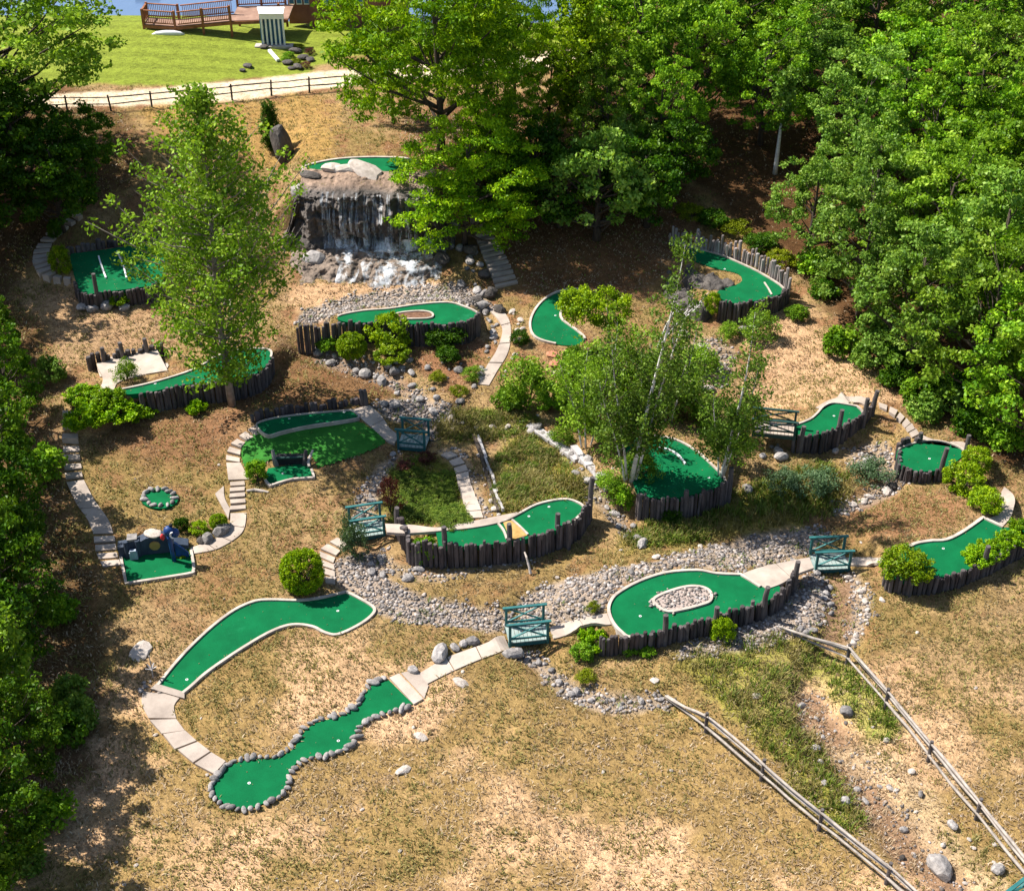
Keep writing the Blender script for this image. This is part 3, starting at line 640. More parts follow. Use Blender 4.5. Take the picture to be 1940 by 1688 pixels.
# ------------------------------------------------------------------ concrete paths and steps
PATHS = []
def path(name, L, Rr, steps=0, gap=.09, th=.14, lift=.05, mat='concrete', n=None, z=None, joints=0):
    P = lambda q: at_z(*q, z) if z is not None else G(*q)
    A = [P(q) for q in smooth(L, 5, False)]; B = [P(q) for q in smooth(Rr, 5, False)]; PATHS.append([q[:2] for q in A] + [q[:2] for q in B[::-1]])
    if steps:
        a, la = resample(A, n=steps * 6 + 1); b_, lb = resample(B, n=steps * 6 + 1)
        mb = MB(); g = min(.35, gap / max(.2, (la + lb) / 2 / steps)) / 2
        for k in range(steps):
            t0, t1 = (k + g) * 6, (k + 1 - g) * 6
            f = lambda arr, t: [np.interp(t, np.arange(len(arr)), arr[:, j]) for j in range(3)]
            q = [f(a, t0), f(b_, t0), f(b_, t1), f(a, t1)]
            zs = [Hs(w[0], w[1]) for w in q] if z is None else [z] * 4; zm = max(zs) + lift + random.uniform(0, .03)
            poly = [(w[0] + random.gauss(0, .012), w[1] + random.gauss(0, .012)) for w in q]
            zt = [max(s_, zm - .10) + lift * .3 for s_ in zs]
            mb.prism(poly, min(zs) - .2, [zm] * 4)
    else:
        K = n or 24; a, _ = resample(A, n=K); b_, _ = resample(B, n=K); mb = MB()
        l = []; r = []
        for i in range(K):
            mid = (a[i] + b_[i]) / 2
            h = z if z is not None else max(Hs(*a[i][:2]), Hs(*b_[i][:2]), Hs(*mid[:2]))
            l.append((a[i][0], a[i][1], h + lift)); r.append((b_[i][0], b_[i][1], h + lift))
        if joints:
            cut = [int(round(i * (K - 1) / joints)) for i in range(joints + 1)]
            for c0, c1 in zip(cut[:-1], cut[1:]):
                e = lambda arr, i, j: tuple(arr[i][k] + (arr[j][k] - arr[i][k]) * .12 for k in range(3))
                ll = [e(l, c0, c0 + 1)] + l[c0 + 1:c1] + [e(l, c1, c1 - 1)]; rr = [e(r, c0, c0 + 1)] + r[c0 + 1:c1] + [e(r, c1, c1 - 1)]
                mb.ribbon(ll, rr, th)
        else: mb.ribbon(l, r, th)
    o = build(mb, name, M[mat]); o['kind'] = 'structure'; return o
path('path_steps', [(121, 781), (119, 830), (121, 875), (125, 912)], [(140, 780), (148, 830), (152, 870), (157, 909)], 7, .22, mat='slab')
path('path', [(126, 914), (145, 955), (166, 985), (177, 1013)], [(159, 911), (180, 950), (205, 985), (215, 1012)], mat='slab', joints=2)
path('path_steps', [(178, 1016), (182, 1045), (196, 1077)], [(217, 1015), (222, 1045), (230, 1074)], 4, .18, mat='slab')
path('path_steps', [(484, 806), (457, 826), (434, 850), (428, 876)], [(500, 822), (476, 834), (458, 850), (454, 880)], 5, .14)
path('path', [(429, 879), (433, 912)], [(456, 878), (472, 909)], n=8)
path('path_steps', [(436, 914), (436, 972)], [(463, 911), (466, 968)], 5, .15)
path('path', [(437, 975), (436, 992), (428, 1008), (400, 1025), (358, 1040)], [(467, 972), (464, 998), (452, 1017), (412, 1041), (363, 1051)], joints=4)
path('path', [(408, 938), (420, 960), (433, 985)], [(424, 922), (426, 945), (436, 965)], mat='slab')
path('path', [(664, 778), (700, 808), (728, 834), (748, 846)], [(700, 770), (722, 790), (740, 814), (757, 826)], joints=2)
path('path_steps', [(832, 862), (852, 876), (862, 895), (868, 925), (880, 960), (888, 985)], [(850, 856), (872, 868), (886, 890), (892, 920), (906, 955), (916, 984)], 10, .16)
path('path_steps', [(660, 1010), (630, 1026), (606, 1044), (612, 1075), (616, 1108)], [(668, 1026), (646, 1046), (632, 1062), (634, 1080), (636, 1110)], 7, .12)
path('path', [(730, 994), (780, 996), (830, 1001), (880, 992), (930, 982), (980, 972)], [(733, 1010), (770, 1012), (826, 1008), (890, 1002), (944, 992), (976, 980)], z=GREENS['G']['z'], lift=.06)
path('path', [(790, 1280), (845, 1248), (905, 1226), (956, 1209)], [(803, 1300), (850, 1276), (905, 1252), (966, 1230)], joints=3)
path('path', [(1040, 1190), (1090, 1175), (1150, 1163)], [(1048, 1212), (1100, 1198), (1158, 1184)], joints=2)
path('path', [(738, 1286), (756, 1278)], [(784, 1336), (802, 1326)], n=6, lift=.08)
path('path', [(760, 1276), (790, 1270)], [(804, 1324), (812, 1300)], n=6, lift=.05)
path('path', [(1404, 1088), (1440, 1075), (1490, 1064), (1534, 1056)], [(1452, 1116), (1480, 1106), (1510, 1088), (1542, 1076)], z=GREENS['H']['z'] + .02, lift=.02, joints=2)
path('path', [(1600, 1058), (1635, 1057), (1672, 1058)], [(1605, 1073), (1640, 1074), (1672, 1074)])
path('path', [(271, 1312), (269, 1335), (282, 1362)], [(345, 1318), (330, 1338), (334, 1362)], n=10, mat='slab')
path('path_steps', [(284, 1366), (330, 1418), (364, 1446), (408, 1470)], [(334, 1364), (360, 1396), (390, 1420), (430, 1446)], 4, .1, mat='slab', lift=.08)
path('path', [(297, 1298), (286, 1308)], [(350, 1314), (350, 1326)], n=6, mat='slab', lift=.1)
path('path_steps', [(1662, 764), (1694, 776), (1722, 800), (1742, 826)], [(1664, 774), (1686, 786), (1710, 808), (1728, 832)], 6, .14, mat='slab')
path('path', [(1744, 824), (1762, 832), (1800, 840)], [(1732, 834), (1758, 842), (1800, 848)], n=8, mat='slab')
path('path', [(1800, 838), (1828, 840), (1832, 856)], [(1802, 850), (1818, 852), (1822, 858)], n=8, mat='slab')
path('path', [(1545, 774), (1575, 758), (1628, 752), (1650, 762)], [(1560, 778), (1580, 768), (1624, 766), (1640, 772)])
path('path', [(1900, 930), (1918, 950), (1916, 978), (1898, 1000)], [(1892, 942), (1898, 962), (1888, 978), (1864, 984)], mat='slab', joints=2)
path('path_steps', [(150, 402), (112, 426), (78, 456), (62, 490), (72, 522), (96, 538), (138, 540)], [(160, 412), (128, 436), (100, 462), (92, 490), (98, 510), (112, 524), (137, 527)], 14, .2, mat='slab')
path('path', [(186, 700), (188, 712), (196, 722), (188, 744)], [(318, 690), (312, 702), (228, 724), (218, 744)], n=12, lift=.06)
path('path', [(186, 706), (200, 694), (240, 690), (300, 680)], [(190, 716), (240, 716), (270, 712), (318, 704)], n=12, lift=.075)
path('path_steps', [(1042, 706), (1070, 732), (1092, 758)], [(1056, 700), (1084, 726), (1104, 750)], 6, .16, mat='slab')
path('path_steps', [(888, 414), (900, 450), (922, 505), (940, 550)], [(906, 406), (930, 442), (960, 490), (982, 540)], 12, .2, mat='slab')
path('path', [(926, 590), (942, 606), (952, 630), (940, 670), (920, 700), (906, 730)], [(946, 582), (964, 606), (968, 634), (962, 670), (942, 704), (926, 732)], mat='slab', joints=4)

# ------------------------------------------------------------------ footbridges
def footbridge(label, a, b_, w=1.05, mats=('teal', 'tealdeck'), hgt=.95, lift=.08, z=None, name='footbridge'):
    A = Vector(G(*a)) if z is None else Vector(at_z(*a, z)); B = Vector(G(*b_)) if z is None else Vector(at_z(*b_, z))
    A.z = B.z = max(A.z, B.z) + lift
    c = (A + B) / 2; ang = math.atan2(B.y - A.y, B.x - A.x); L = (B - A).length
    root = empty(name, c, label, 'footbridge', 'small wooden footbridges', ang)
    mb = MB(); k = int(L / .16)
    for i in range(k): mb.box((-L / 2 + (i + .5) * L / k, 0, 0), (L / k - .018, w, .05))
    build(mb, 'deck', M[mats[1]], root)
    mb = MB()
    for s in (-1, 1): mb.box((0, s * (w / 2 - .08), -.13), (L, .09, .2))
    build(mb, 'beam', M[mats[0]], root)
    for s in (-1, 1):
        y = s * (w / 2 - .02); rl = link('railing', None, root) if False else None
        mb = MB(); mb.box((0, y, hgt), (L + .16, .12, .06)); rail = build(mb, 'handrail', M[mats[0]], root)
        mb = MB(); mb.box((0, y, .2), (L - .1, .05, .08)); build(mb, 'lower_rail', M[mats[0]], rail)
        for e in (-1, 1):
            mb = MB(); mb.box((e * (L / 2 - .06), y, hgt / 2 - .12), (.1, .1, hgt + .2)); build(mb, 'post', M[mats[0]], rail)
        for e in (-1, 1):
            mb = MB(); mb.bar((-e * (L / 2 - .11), y + e * .02, .22), (e * (L / 2 - .11), y + e * .02, hgt - .03), .035, .075, (0, 1, 0)); build(mb, 'cross_brace', M[mats[0]], rail)
    return root
footbridge('teal footbridge at the end of the turf mound path, above the curved steps', (757, 836), (811, 846))
footbridge('teal footbridge at the left end of the two-level green, half behind a bush', (664, 1014), (727, 1000))
footbridge('teal footbridge on the lowest path, left of the gravel island green', (960, 1217), (1036, 1197))
footbridge('teal footbridge between the gravel island green and the lime bush', (1537, 1068), (1604, 1066))
footbridge('long dark green footbridge leading left from the upper right green', (1422, 836), (1506, 826), 1.0, ('darkgreen', 'concrete'), .75, .3)
footbridge('teal footbridge of which only a handrail shows in the bottom right corner', (1918, 1752), (1986, 1700), 1.1)

# ------------------------------------------------------------------ split rail fences
def rail_fence(label, bases, ends, hgt=1.0, rails=(.38, .68, .93), mat='rail', pmat='post', pr=.07, rr=.05):
    pts = [Vector(G(*p)) for p in bases]; root = empty('split_rail_fence', pts[0], label, 'fence', 'rail fences'); o0 = Vector(pts[0])
    for p in pts:
        mb = MB(); a = random.gauss(0, .02); mb.tube([p + Vector((0, 0, -.3)) - o0, p + Vector((a, 0, hgt * .6)) - o0, p + Vector((a * 1.5, a, hgt + .06)) - o0], [pr * 1.05, pr, pr * .95], 8, rr=.06)
        build(mb, 'post', M[pmat], root)
    chain = []
    if ends[0]: chain.append((Vector(G(*ends[0])), 0))
    chain += [(p, 1) for p in pts]
    if ends[1]: chain.append((Vector(G(*ends[1])), 1))
    for (p, f), (q, g) in zip(chain[:-1], chain[1:]):
        d = (q - p); n = Vector((-d.y, d.x, 0)).normalized()
        for i, h in enumerate(rails):
            off = n * ((i % 2) * .09 - .045); hp = h if f else .06 + .05 * i; e = d.normalized() * .12
            a = p + off + Vector((0, 0, hp + random.uniform(-.03, .03))) - e * (1 if f else 0) - o0
            b_ = q + off + Vector((0, 0, h + random.uniform(-.03, .03))) + e - o0
            m_ = (a + b_) / 2 + n * random.uniform(-.06, .06) + Vector((0, 0, random.uniform(-.05, .02)))
            q1 = (a + m_) / 2 + n * random.uniform(-.02, .02); q2 = (b_ + m_) / 2 + n * random.uniform(-.02, .02)
            mb = MB(); r = rr * random.uniform(.85, 1.15); mb.tube([a, q1, m_, q2, b_], [r * .8, r, r, r, r * .8], 7, rr=.1); build(mb, 'rail', M[mat], root)
    return root
rail_fence('bleached split rail fence on the near side of the dry stream, from the gravel', [(1337, 1388), (1441, 1478), (1551, 1572), (1678, 1674), (1820, 1800)], [(1262, 1322), None])
rail_fence('bleached split rail fence on the far side of the dry stream, to the right edge', [(1604, 1258), (1677, 1342), (1758, 1442), (1848, 1552), (1966, 1700)], [(1476, 1192), (2060, 1800)])
rail_fence('dark thin rail fence along the pale dirt road', [(-30, 214), (46, 212), (128, 212), (211, 211), (288, 204), (364, 197), (440, 190), (514, 182), (586, 176), (655, 170)], [None, None], 1.0, (.5, .9), 'dark', 'dark', .06, .04)

# ------------------------------------------------------------------ rocks
import bmesh
def rockmesh(name, seed, mat, flat=.75, sub=2, cuts=7):
    r = random.Random(seed); bm = bmesh.new(); bmesh.ops.create_icosphere(bm, subdivisions=sub, radius=1)
    ds = []
    for _ in range(cuts):
        d = Vector((r.gauss(0, 1), r.gauss(0, 1), r.gauss(0, .8))).normalized(); ds.append((d, r.uniform(.62, .9)))
    ox, oy = r.uniform(0, 99), r.uniform(0, 99)
    sx, sy = r.uniform(.8, 1.25), r.uniform(.75, 1.1)
    for v in bm.verts:
        for d, k in ds:
            t = v.co.dot(d)
            if t > k: v.co -= d * (t - k) * .85
        n = float(vnoise(v.co.x * 2 + ox + v.co.z, v.co.y * 2 + oy - v.co.z, seed)); v.co *= .9 + .22 * n
        v.co = Vector((v.co.x * sx, v.co.y * sy, v.co.z * flat))
    me = bpy.data.meshes.new(name); bm.to_mesh(me); bm.free(); me.materials.append(mat)
    me.polygons.foreach_set('use_smooth', [cuts < 5] * len(me.polygons)); return me
ROCKS = [rockmesh('rock', i, M['rock'], random.uniform(.6, .85)) for i in range(10)]
PALE = [rockmesh('pale_rock', 40 + i, M['palerock'], random.uniform(.55, .8)) for i in range(6)]
ROUND = [rockmesh('edging_stone', 80 + i, M['rock'], .8, 2, 3) for i in range(8)]
DARK = [rockmesh('dark_rock', 60 + i, M['darkrock'], random.uniform(.6, .85), 2, 10) for i in range(5)]
def rock(u, v, px, label, group=None, pool=ROCKS, name='boulder', cat='boulder', sink=.35, zs=1.0, p=None, xs=1.0):
    p = p or G(u, v); r = px / scale_at(p)
    if pool is ROCKS and 'dark' in label.split(' ')[:3]: pool = DARK
    o = link(name, random.choice(pool)); o.location = (p[0], p[1], p[2] + r * (.75 - sink) * zs); o.scale = (r * xs, r * random.uniform(.8, 1), r * zs)
    o.rotation_euler = (random.uniform(-.15, .15), random.uniform(-.15, .15), random.uniform(0, 6.28))
    return tag(o, label, cat, group)
for a in [
 (1778, 1648, 30, 'largest grey boulder, in the dry stream between the two rail fences'),
 (1603, 1352, 16, 'grey green boulder on the grass beside the far rail fence'),
 (1545, 1420, 11, 'grey boulder standing near the middle of the dry stream'),
 (1601, 1520, 12, 'grey white boulder near the left bank of the dry stream, by a smaller stone'),
 (1624, 1498, 9, 'smaller stone just above the grey white boulder in the dry stream'),
 (1712, 1574, 10, 'grey stone above the largest boulder in the dry stream'),
 (1744, 1506, 9, 'pale stone on the right bank of the dry stream'),
 (1710, 1626, 8, 'small dark grey stone left of the largest boulder'),
 (1804, 1566, 15, 'long pale slab of rock on the right bank of the dry stream'),
 (1890, 1650, 15, 'flat pale rock near the bottom right corner by the rail fence'),
 (704, 1086, 11, 'white grey boulder on the gravel below the left footbridge'),
 (972, 1243, 18, 'pale flat boulder under the near end of the lowest footbridge'),
 (834, 1243, 21, 'long grey boulder at the lower end of the row beside the lowest path'),
 (862, 1229, 12, 'second boulder from the lower end of the row beside the lowest path'),
 (878, 1222, 10, 'smallest boulder in the row beside the lowest path'),
 (896, 1218, 14, 'rounded boulder at the upper end of the row beside the lowest path'),
 (782, 1272, 12, 'grey boulder touching the corner of the winding green tee'),
 (380, 1028, 12, 'dark boulder beside the obstacle wall, left end of three along the path'),
 (394, 1024, 15, 'middle boulder of three edging the path below two small bushes'),
 (420, 1010, 18, 'upper boulder of three edging the path below two small bushes'),
 (157, 586, 12, 'grey boulder at the left end of the row below the square green'),
 (176, 588, 12, 'brown boulder second from left in the row below the square green'),
 (204, 584, 15, 'reddish boulder in the middle of the row below the square green'),
 (236, 586, 11, 'grey boulder at the right end of the row below the square green'),
 (747, 770, 13, 'white boulder on the gravel above the turf mound footbridge'),
 (728, 768, 9, 'upright pale stone at the head of the turf mound path'),
 (1640, 880, 14, 'grey boulder at the bend of the stream below the semicircular green'),
 (1690, 925, 13, 'dark grey boulder at the edge of the stream by the lime bushes'),
 (1480, 870, 15, 'boulder under the dark footbridge in the shade'),
 (1415, 930, 14, 'tall pale boulder at the right end of the birch green wall'),
 (1155, 690, 14, 'grey rock in the shade beneath the birch trees'),
 (1410, 632, 16, 'white square rock below the wall of the hooked green'),
 (1196, 1086, 8, 'pale rock on the gravel above the island green')]:
    rock(*a, zs=.95)
for a in [
 (267, 1236, 22, 'broad flat grey slab lying on the lawn left of the long green'),
 (873, 1294, 14, 'flat white stone lying just below the lowest path'),
 (796, 1396, 13, 'flat white stone right of the winding green'),
 (764, 1460, 13, 'thin white stone lowest on the lawn, below the winding green'),
 (1240, 1290, 10, 'square white stone on the grass below the low log wall'),
 (1434, 1319, 11, 'white stone with a dark side in the grass near the fences'),
 (1671, 1137, 8, 'small white stone on the lawn left of the bushy wall'),
 (704, 948, 8, 'white stone on the bank of the stream left of the planted bed')]:
    rock(*a, pool=PALE, sink=.5, zs=.5, xs=1.15, name='flat_stone', cat='stone')
# stones round green A and green D
def edging(poly, z, label, group, size=(.1, .17), skip=None, step=.25, off=.09):
    ring = offset_poly(poly, -off, True); ring.append(ring[0]); P, L = resample(ring, step)
    for x, y in P[:-1]:
        if skip and skip(x, y): continue
        s = size[0] + (size[1] - size[0]) * random.random() ** 1.5; o = link('edging_stone', random.choice(ROUND)); o.location = (x + random.gauss(0, .02), y + random.gauss(0, .02), z + s * .35)
        o.scale = (s * random.uniform(.9, 1.55), s * random.uniform(.75, 1), s * random.uniform(.75, 1.05)); o.rotation_euler = (random.uniform(-.2, .2), random.uniform(-.2, .2), random.uniform(0, 6.28))
        tag(o, label, 'edging stone', group)
gA = GREENS['A']
t0 = at_z(737, 1288, gA['z']); t1 = at_z(782, 1333, gA['z'])
edging(gA['poly'], gA['z'], 'rounded grey stone in the row edging the winding putting green', 'stones edging the winding green', skip=lambda x, y: float(seg_dist(np.array(x), np.array(y), t0[:2], t1[:2])) < .16)
edging(GREENS['D']['poly'], GREENS['D']['z'], 'grey stone in the ring around the smallest putting green', 'stones ringing the smallest green', (.12, .17), step=.3, off=.14)
# stones along the beds
def rocks_along(px, n, size, label, group, jit=.25, pool=ROCKS, zs=.85, name='stream_stone'):
    line = [G(*p) for p in smooth(px, 3, False)]; P, L = resample(line, n=max(6, int(n * .62)))
    for p in P:
        size_ = size
        x = p[0] + random.gauss(0, jit); y = p[1] + random.gauss(0, jit); s = size[0] * .8 + (size[1] * 1.05 - size[0] * .8) * random.random() ** 1.8; z = Hs(x, y)
        if any(float(signed(np.array(x), np.array(y), g['poly'])) < .25 for g in GREENS.values()): continue
        o = link(name, random.choice(pool)); o.location = (x, y, z + s * .3); o.scale = (s, s * random.uniform(.7, 1), s * zs); o.rotation_euler = (random.uniform(-.3, .3), random.uniform(-.3, .3), random.uniform(0, 6.28))
        tag(o, label, 'stone', group)
rocks_along([(1600, 1092), (1632, 1112), (1642, 1150), (1636, 1190), (1618, 1220)], 34, (.1, .2), 'white grey stone in the band along the right bank below the right footbridge', 'bank stones below the right footbridge', .07, PALE)
rocks_along([(1546, 1090), (1566, 1112), (1570, 1150), (1550, 1180), (1520, 1200)], 26, (.12, .25), 'grey stone in the pile between the log wall and the dry stream', 'stones by the end of the low log wall', .12)
rocks_along([(990, 1240), (1040, 1285), (1100, 1318), (1160, 1332), (1265, 1336)], 46, (.1, .26), 'grey stone in the curved bank below the lowest footbridge', 'bank stones below the lowest footbridge', .2)
rocks_along([(750, 862), (722, 900), (700, 940), (680, 985)], 24, (.1, .18), 'stone lining the stream left of the planted bed', 'stones left of the planted bed', .08)
rocks_along([(590, 670), (650, 690), (700, 715), (745, 735)], 18, (.16, .38), 'slab of dark rock in the shaded stream below the waterfall', 'rocks of the shaded stream', .25)
rocks_along([(690, 690), (740, 715), (790, 745), (850, 775)], 24, (.16, .4), 'slab of pale rock along the sunny reach of the stream above the gravel', 'rocks of the sunny stream', .3)
rocks_along([(700, 1050), (735, 1085), (790, 1080), (850, 1075), (920, 1062)], 30, (.12, .3), 'stone at the foot of the two-level green, along the wet ditch', 'stones below the two-level green', .18)
rocks_along([(1010, 815), (1045, 838), (1085, 870), (1120, 905), (1150, 950), (1190, 1000), (1205, 1030)], 44, (.14, .34), 'grey rock in the stony chute right of the meadow', 'rocks of the stony chute', .22)
rocks_along([(905, 838), (918, 880), (930, 930), (942, 975)], 22, (.1, .22), 'stone beside the sunken timber gutter', 'stones beside the timber gutter', .1, PALE)
rocks_along([(1440, 860), (1520, 850), (1580, 850), (1620, 842)], 20, (.15, .32), 'rock in the shaded bank below the upper right log wall', 'rocks below the upper right wall', .2)
rocks_along([(1690, 930), (1640, 950), (1600, 975)], 14, (.12, .26), 'pale rock along the bend of the stream below the semicircular green', 'rocks of the stream bend', .12, PALE)
rocks_along([(1050, 1105), (1150, 1085), (1250, 1058), (1330, 1040)], 22, (.1, .2), 'pale stone along the upper edge of the gravel bed behind the island green', 'stones of the gravel bed edge', .2, PALE)
rocks_along([(1320, 650), (1360, 690), (1330, 740)], 16, (.15, .35), 'pale rock on the slope behind the birches', 'rocks behind the birches', .3, PALE)
rocks_along([(1050, 1195), (1090, 1178), (1140, 1168)], 14, (.09, .14), 'dark small stone in the row behind the path to the island green', 'row of stones behind the path', .04)
rocks_along([(660, 640), (720, 640), (760, 695), (800, 690), (850, 705), (890, 690)], 26, (.12, .3), 'rock in the planted bed below the long waterfall green', 'rocks below the waterfall green', .25)
rocks_along([(820, 790), (870, 800), (930, 815), (1010, 800)], 20, (.1, .22), 'pale stone in the weedy ground at the head of the meadow', 'stones at the head of the meadow', .3, PALE)
# loose little stones on the lawns
cnt = 0
while cnt < 70:
    u = random.uniform(200, 1900); v = random.uniform(880, 1680); p = G(u, v)
    if any(inside(np.array(p[0]), np.array(p[1]), g['poly']) for g in GREENS.values()): continue
    s = random.uniform(.035, .085); o = link('loose_stone', random.choice(PALE)); o.location = (p[0], p[1], p[2] + s * .3); o.scale = (s * 1.2, s, s * .7); o.rotation_euler = (0, 0, random.uniform(0, 6))
    tag(o, 'small pale loose stone lying in the dry lawn', 'stone', 'loose stones on the lawn'); cnt += 1

# gravel: thousands of small stones, one mesh
def pebbles(name, polys, dens, size, seed, z=None):
    r = np.random.default_rng(seed); pts = []
    for poly, a in polys:
        P = np.array(poly); lo = P.min(0) - .3; hi = P.max(0) + .3; n = int((hi - lo).prod() * dens * a)
        q = lo + r.random((n, 2)) * (hi - lo); d = signed(q[:, 0], q[:, 1], poly) + (fbm(q[:, 0] * 1.5, q[:, 1] * 1.5, 9, 3) - .5) * 1.1
        q = q[d < r.random(n) * .3 - .12]; pts.append(q)
    q = np.concatenate(pts)
    keep = np.ones(len(q), bool)
    if z is None:
        for g in GREENS.values(): keep &= signed(q[:, 0], q[:, 1], g['poly']) > .12
    q = q[keep]; n = len(q)
    bm = bmesh.new(); bmesh.ops.create_icosphere(bm, subdivisions=1, radius=1); bv = np.array([v.co[:] for v in bm.verts]); bf = np.array([[v.index for v in f.verts] for f in bm.faces]); bm.free()
    s = size[0] + (size[1] - size[0]) * r.random(n) ** 2.5
    V = bv[None] * (1 + (r.random((n, len(bv), 1)) - .5) * .5) * (s[:, None, None]) * np.stack([.8 + r.random(n) * .6, .8 + r.random(n) * .4, .5 + r.random(n) * .3], 1)[:, None, :]
    a = r.random(n) * 6.28; ca, sa = np.cos(a)[:, None], np.sin(a)[:, None]
    X = V[..., 0] * ca - V[..., 1] * sa + q[:, :1]; Y = V[..., 0] * sa + V[..., 1] * ca + q[:, 1:]; Z = V[..., 2] + (Hv(q[:, 0], q[:, 1])[:, None] if z is None else z) + s[:, None] * .25
    F_ = (bf[None] + (np.arange(n) * len(bv))[:, None, None]).reshape(-1, 3)
    t = .3 + r.random((n, 1)) ** 1.3 * 1.0; col = t * (np.array([1, 1, 1]) + (r.random((n, 1)) - .4) * np.array([.12, 0, -.12]))
    o = link(name, npmesh(name, np.stack([X, Y, Z], -1).reshape(-1, 3), F_, M['gravel'], np.repeat(col, len(bv), 0))); o['kind'] = 'stuff'; print(name, n)
pebbles('gravel', GP, 135, (.022, .10), 5)
pebbles('island_gravel', [([p[:2] for p in lineH], 1.0)], 90, (.03, .09), 8, GREENS['H']['z'] + .03)
pebbles('stream_gravel', [(REG['streambed'], 1.0)], 30, (.02, .085), 6)

# ------------------------------------------------------------------ waterfall rock
zP = GREENS['P']['z']; lip = np.array(GREENS['P']['wall'])
xl, xr = lip[0, 0] - .9, lip[-1, 0] + .6
def prof(t):
    """t 0..1 from the foot of the stony slope to the back of the top ledge: distance in front of the lip (m), height fraction"""
    K = [0, .18, .34, .40, .46, .60, .72, .78, .82, .9, 1]
    D = [4.2, 2.6, 1.5, 1.2, .55, .55, .25, .35, .0, -1.1, -2.4]
    Z = [-.05, .13, .24, .27, .36, .66, .90, .97, 1.0, 1.02, 1.03]
    return np.interp(t, K, D), np.interp(t, K, Z)
nx_, nt_ = 240, 190
xs = np.linspace(xl, xr, nx_); ts = np.linspace(0, 1, nt_); XX, TT = np.meshgrid(xs, ts)
ylip = np.interp(XX, lip[:, 0], lip[:, 1]); Dd, Zf = prof(TT)
fl = Hv(XX, ylip - 4.3); 
def wf(XX, TT, off=0.0):
    yl = np.interp(XX, lip[:, 0], lip[:, 1]); D, Zf = prof(TT); f0 = Hv(XX, yl - 4.3)
    n = fbm(XX * .9, TT * 9, 31, 5) - .5; n2_ = fbm(XX * 2.6, TT * 22, 37, 4) - .5
    steep = np.exp(-((TT - .6) / .2) ** 2)
    rid = (1 - np.abs(fbm(XX * 1.1 + 40, TT * 4, 61, 4) - .5) * 4) * .55 * steep; slab = _hash(np.floor(XX * 2.1 + 1.4 * vnoise(XX * .7, TT * 5, 70)).astype(np.int64), np.floor(TT * 7 + XX * .5).astype(np.int64), 5) * .5 * steep; crev = np.minimum(0, vnoise(XX * 2.2, TT * 3.5, 67) - .35) * 1.6 * steep
    strat = (np.abs(((Zf * 7 + n * 2) % 1) - .5) - .25) * .3 * steep
    edge = sstep((XX - xl) / 1.2) * sstep((xr - XX) / 1.2)
    y = yl - D - n * .9 * (.35 + steep) - n2_ * .5 - strat - rid - slab - crev - off
    z = f0 * (1 - Zf) + zP * Zf + n * .45 * (1 - steep * .5) * np.where(TT > .85, .35, 1) + n2_ * .2
    z = z * (.3 + .7 * edge) + (f0 - 0.2) * (.7 - .7 * edge)
    return np.stack([XX, y, z + off * .4], -1)
V = wf(XX, TT)
idx = np.arange(nx_ * nt_).reshape(nt_, nx_); Fw = np.stack([idx[:-1, :-1], idx[:-1, 1:], idx[1:, 1:], idx[1:, :-1]], -1).reshape(-1, 4)
colr = np.zeros((nt_, nx_, 3)); dry = (np.clip((TT - .82) / .06, 0, 1))[..., None]; slope = (1 - sstep((TT - .36) / .06))[..., None]
nz = fbm(XX * 1.5, TT * 12, 51, 4)[..., None]
colr = np.array([.11, .095, .085]) * (.3 + 1.4 * nz) * (1 - dry) * (1 - slope) + np.array([.30, .21, .155]) * (.4 + 1.2 * nz) * dry + np.array([.25, .195, .155]) * (.4 + 1.1 * nz) * slope
m, nt, b = newmat('waterfall_rock'); b.inputs['Roughness'].default_value = .6
tc = N(nt, 'ShaderNodeTexCoord').outputs['Object']; a = N(nt, 'ShaderNodeAttribute', attribute_name='Col').outputs['Color']
nt.links.new(mix(nt, a, ramp(nt, [(.3, (.45, .45, .45)), (.7, (1.4, 1.35, 1.3))], noise(nt, 4, 6, .75, tc)), 1.0, 'MULTIPLY'), b.inputs['Base Color']); bump(nt, b, noise(nt, 5, 6, .75, tc), .9, .15)
wr = empty('waterfall', (0, 0, 0), 'rocky artificial waterfall with white streams running down a dark cliff', 'waterfall')
c0 = ((xl + xr) / 2, float(lip[:, 1].mean()), 2.0); wr.location = c0
V0 = np.array(c0)
link('rock_face', npmesh('rock_face', V.reshape(-1, 3) - V0, Fw, m, colr.reshape(-1, 3), False), wr)
# water
m, nt, b = newmat('white_water'); b.inputs['Base Color'].default_value = (.72, .77, .82, 1); b.inputs['Roughness'].default_value = .25; b.inputs['Specular IOR Level'].default_value = .5
tc = N(nt, 'ShaderNodeTexCoord').outputs['UV']; mp = N(nt, 'ShaderNodeMapping'); mp.inputs['Scale'].default_value = (4.5, .45, 1); nt.links.new(tc, mp.inputs[0])
al = ramp(nt, [(.42, (0, 0, 0)), (.72, (.6, .6, .6))], noise(nt, 3.2, 5, .7, mp.outputs[0], .6)); nt.links.new(al, b.inputs['Alpha']); M['water'] = m
m, nt, b = newmat('foam_water'); b.inputs['Base Color'].default_value = (.74, .77, .80, 1); b.inputs['Roughness'].default_value = .35
tc = N(nt, 'ShaderNodeTexCoord').outputs['UV']; vo = N(nt, 'ShaderNodeTexVoronoi'); vo.inputs['Scale'].default_value = 2.1; vo.inputs['Randomness'].default_value = 1
nn = N(nt, 'ShaderNodeTexNoise'); nn.inputs['Scale'].default_value = 2.5; nt.links.new(tc, nn.inputs['Vector']); nt.links.new(mix(nt, tc, nn.outputs['Color'], .25), vo.inputs['Vector'])
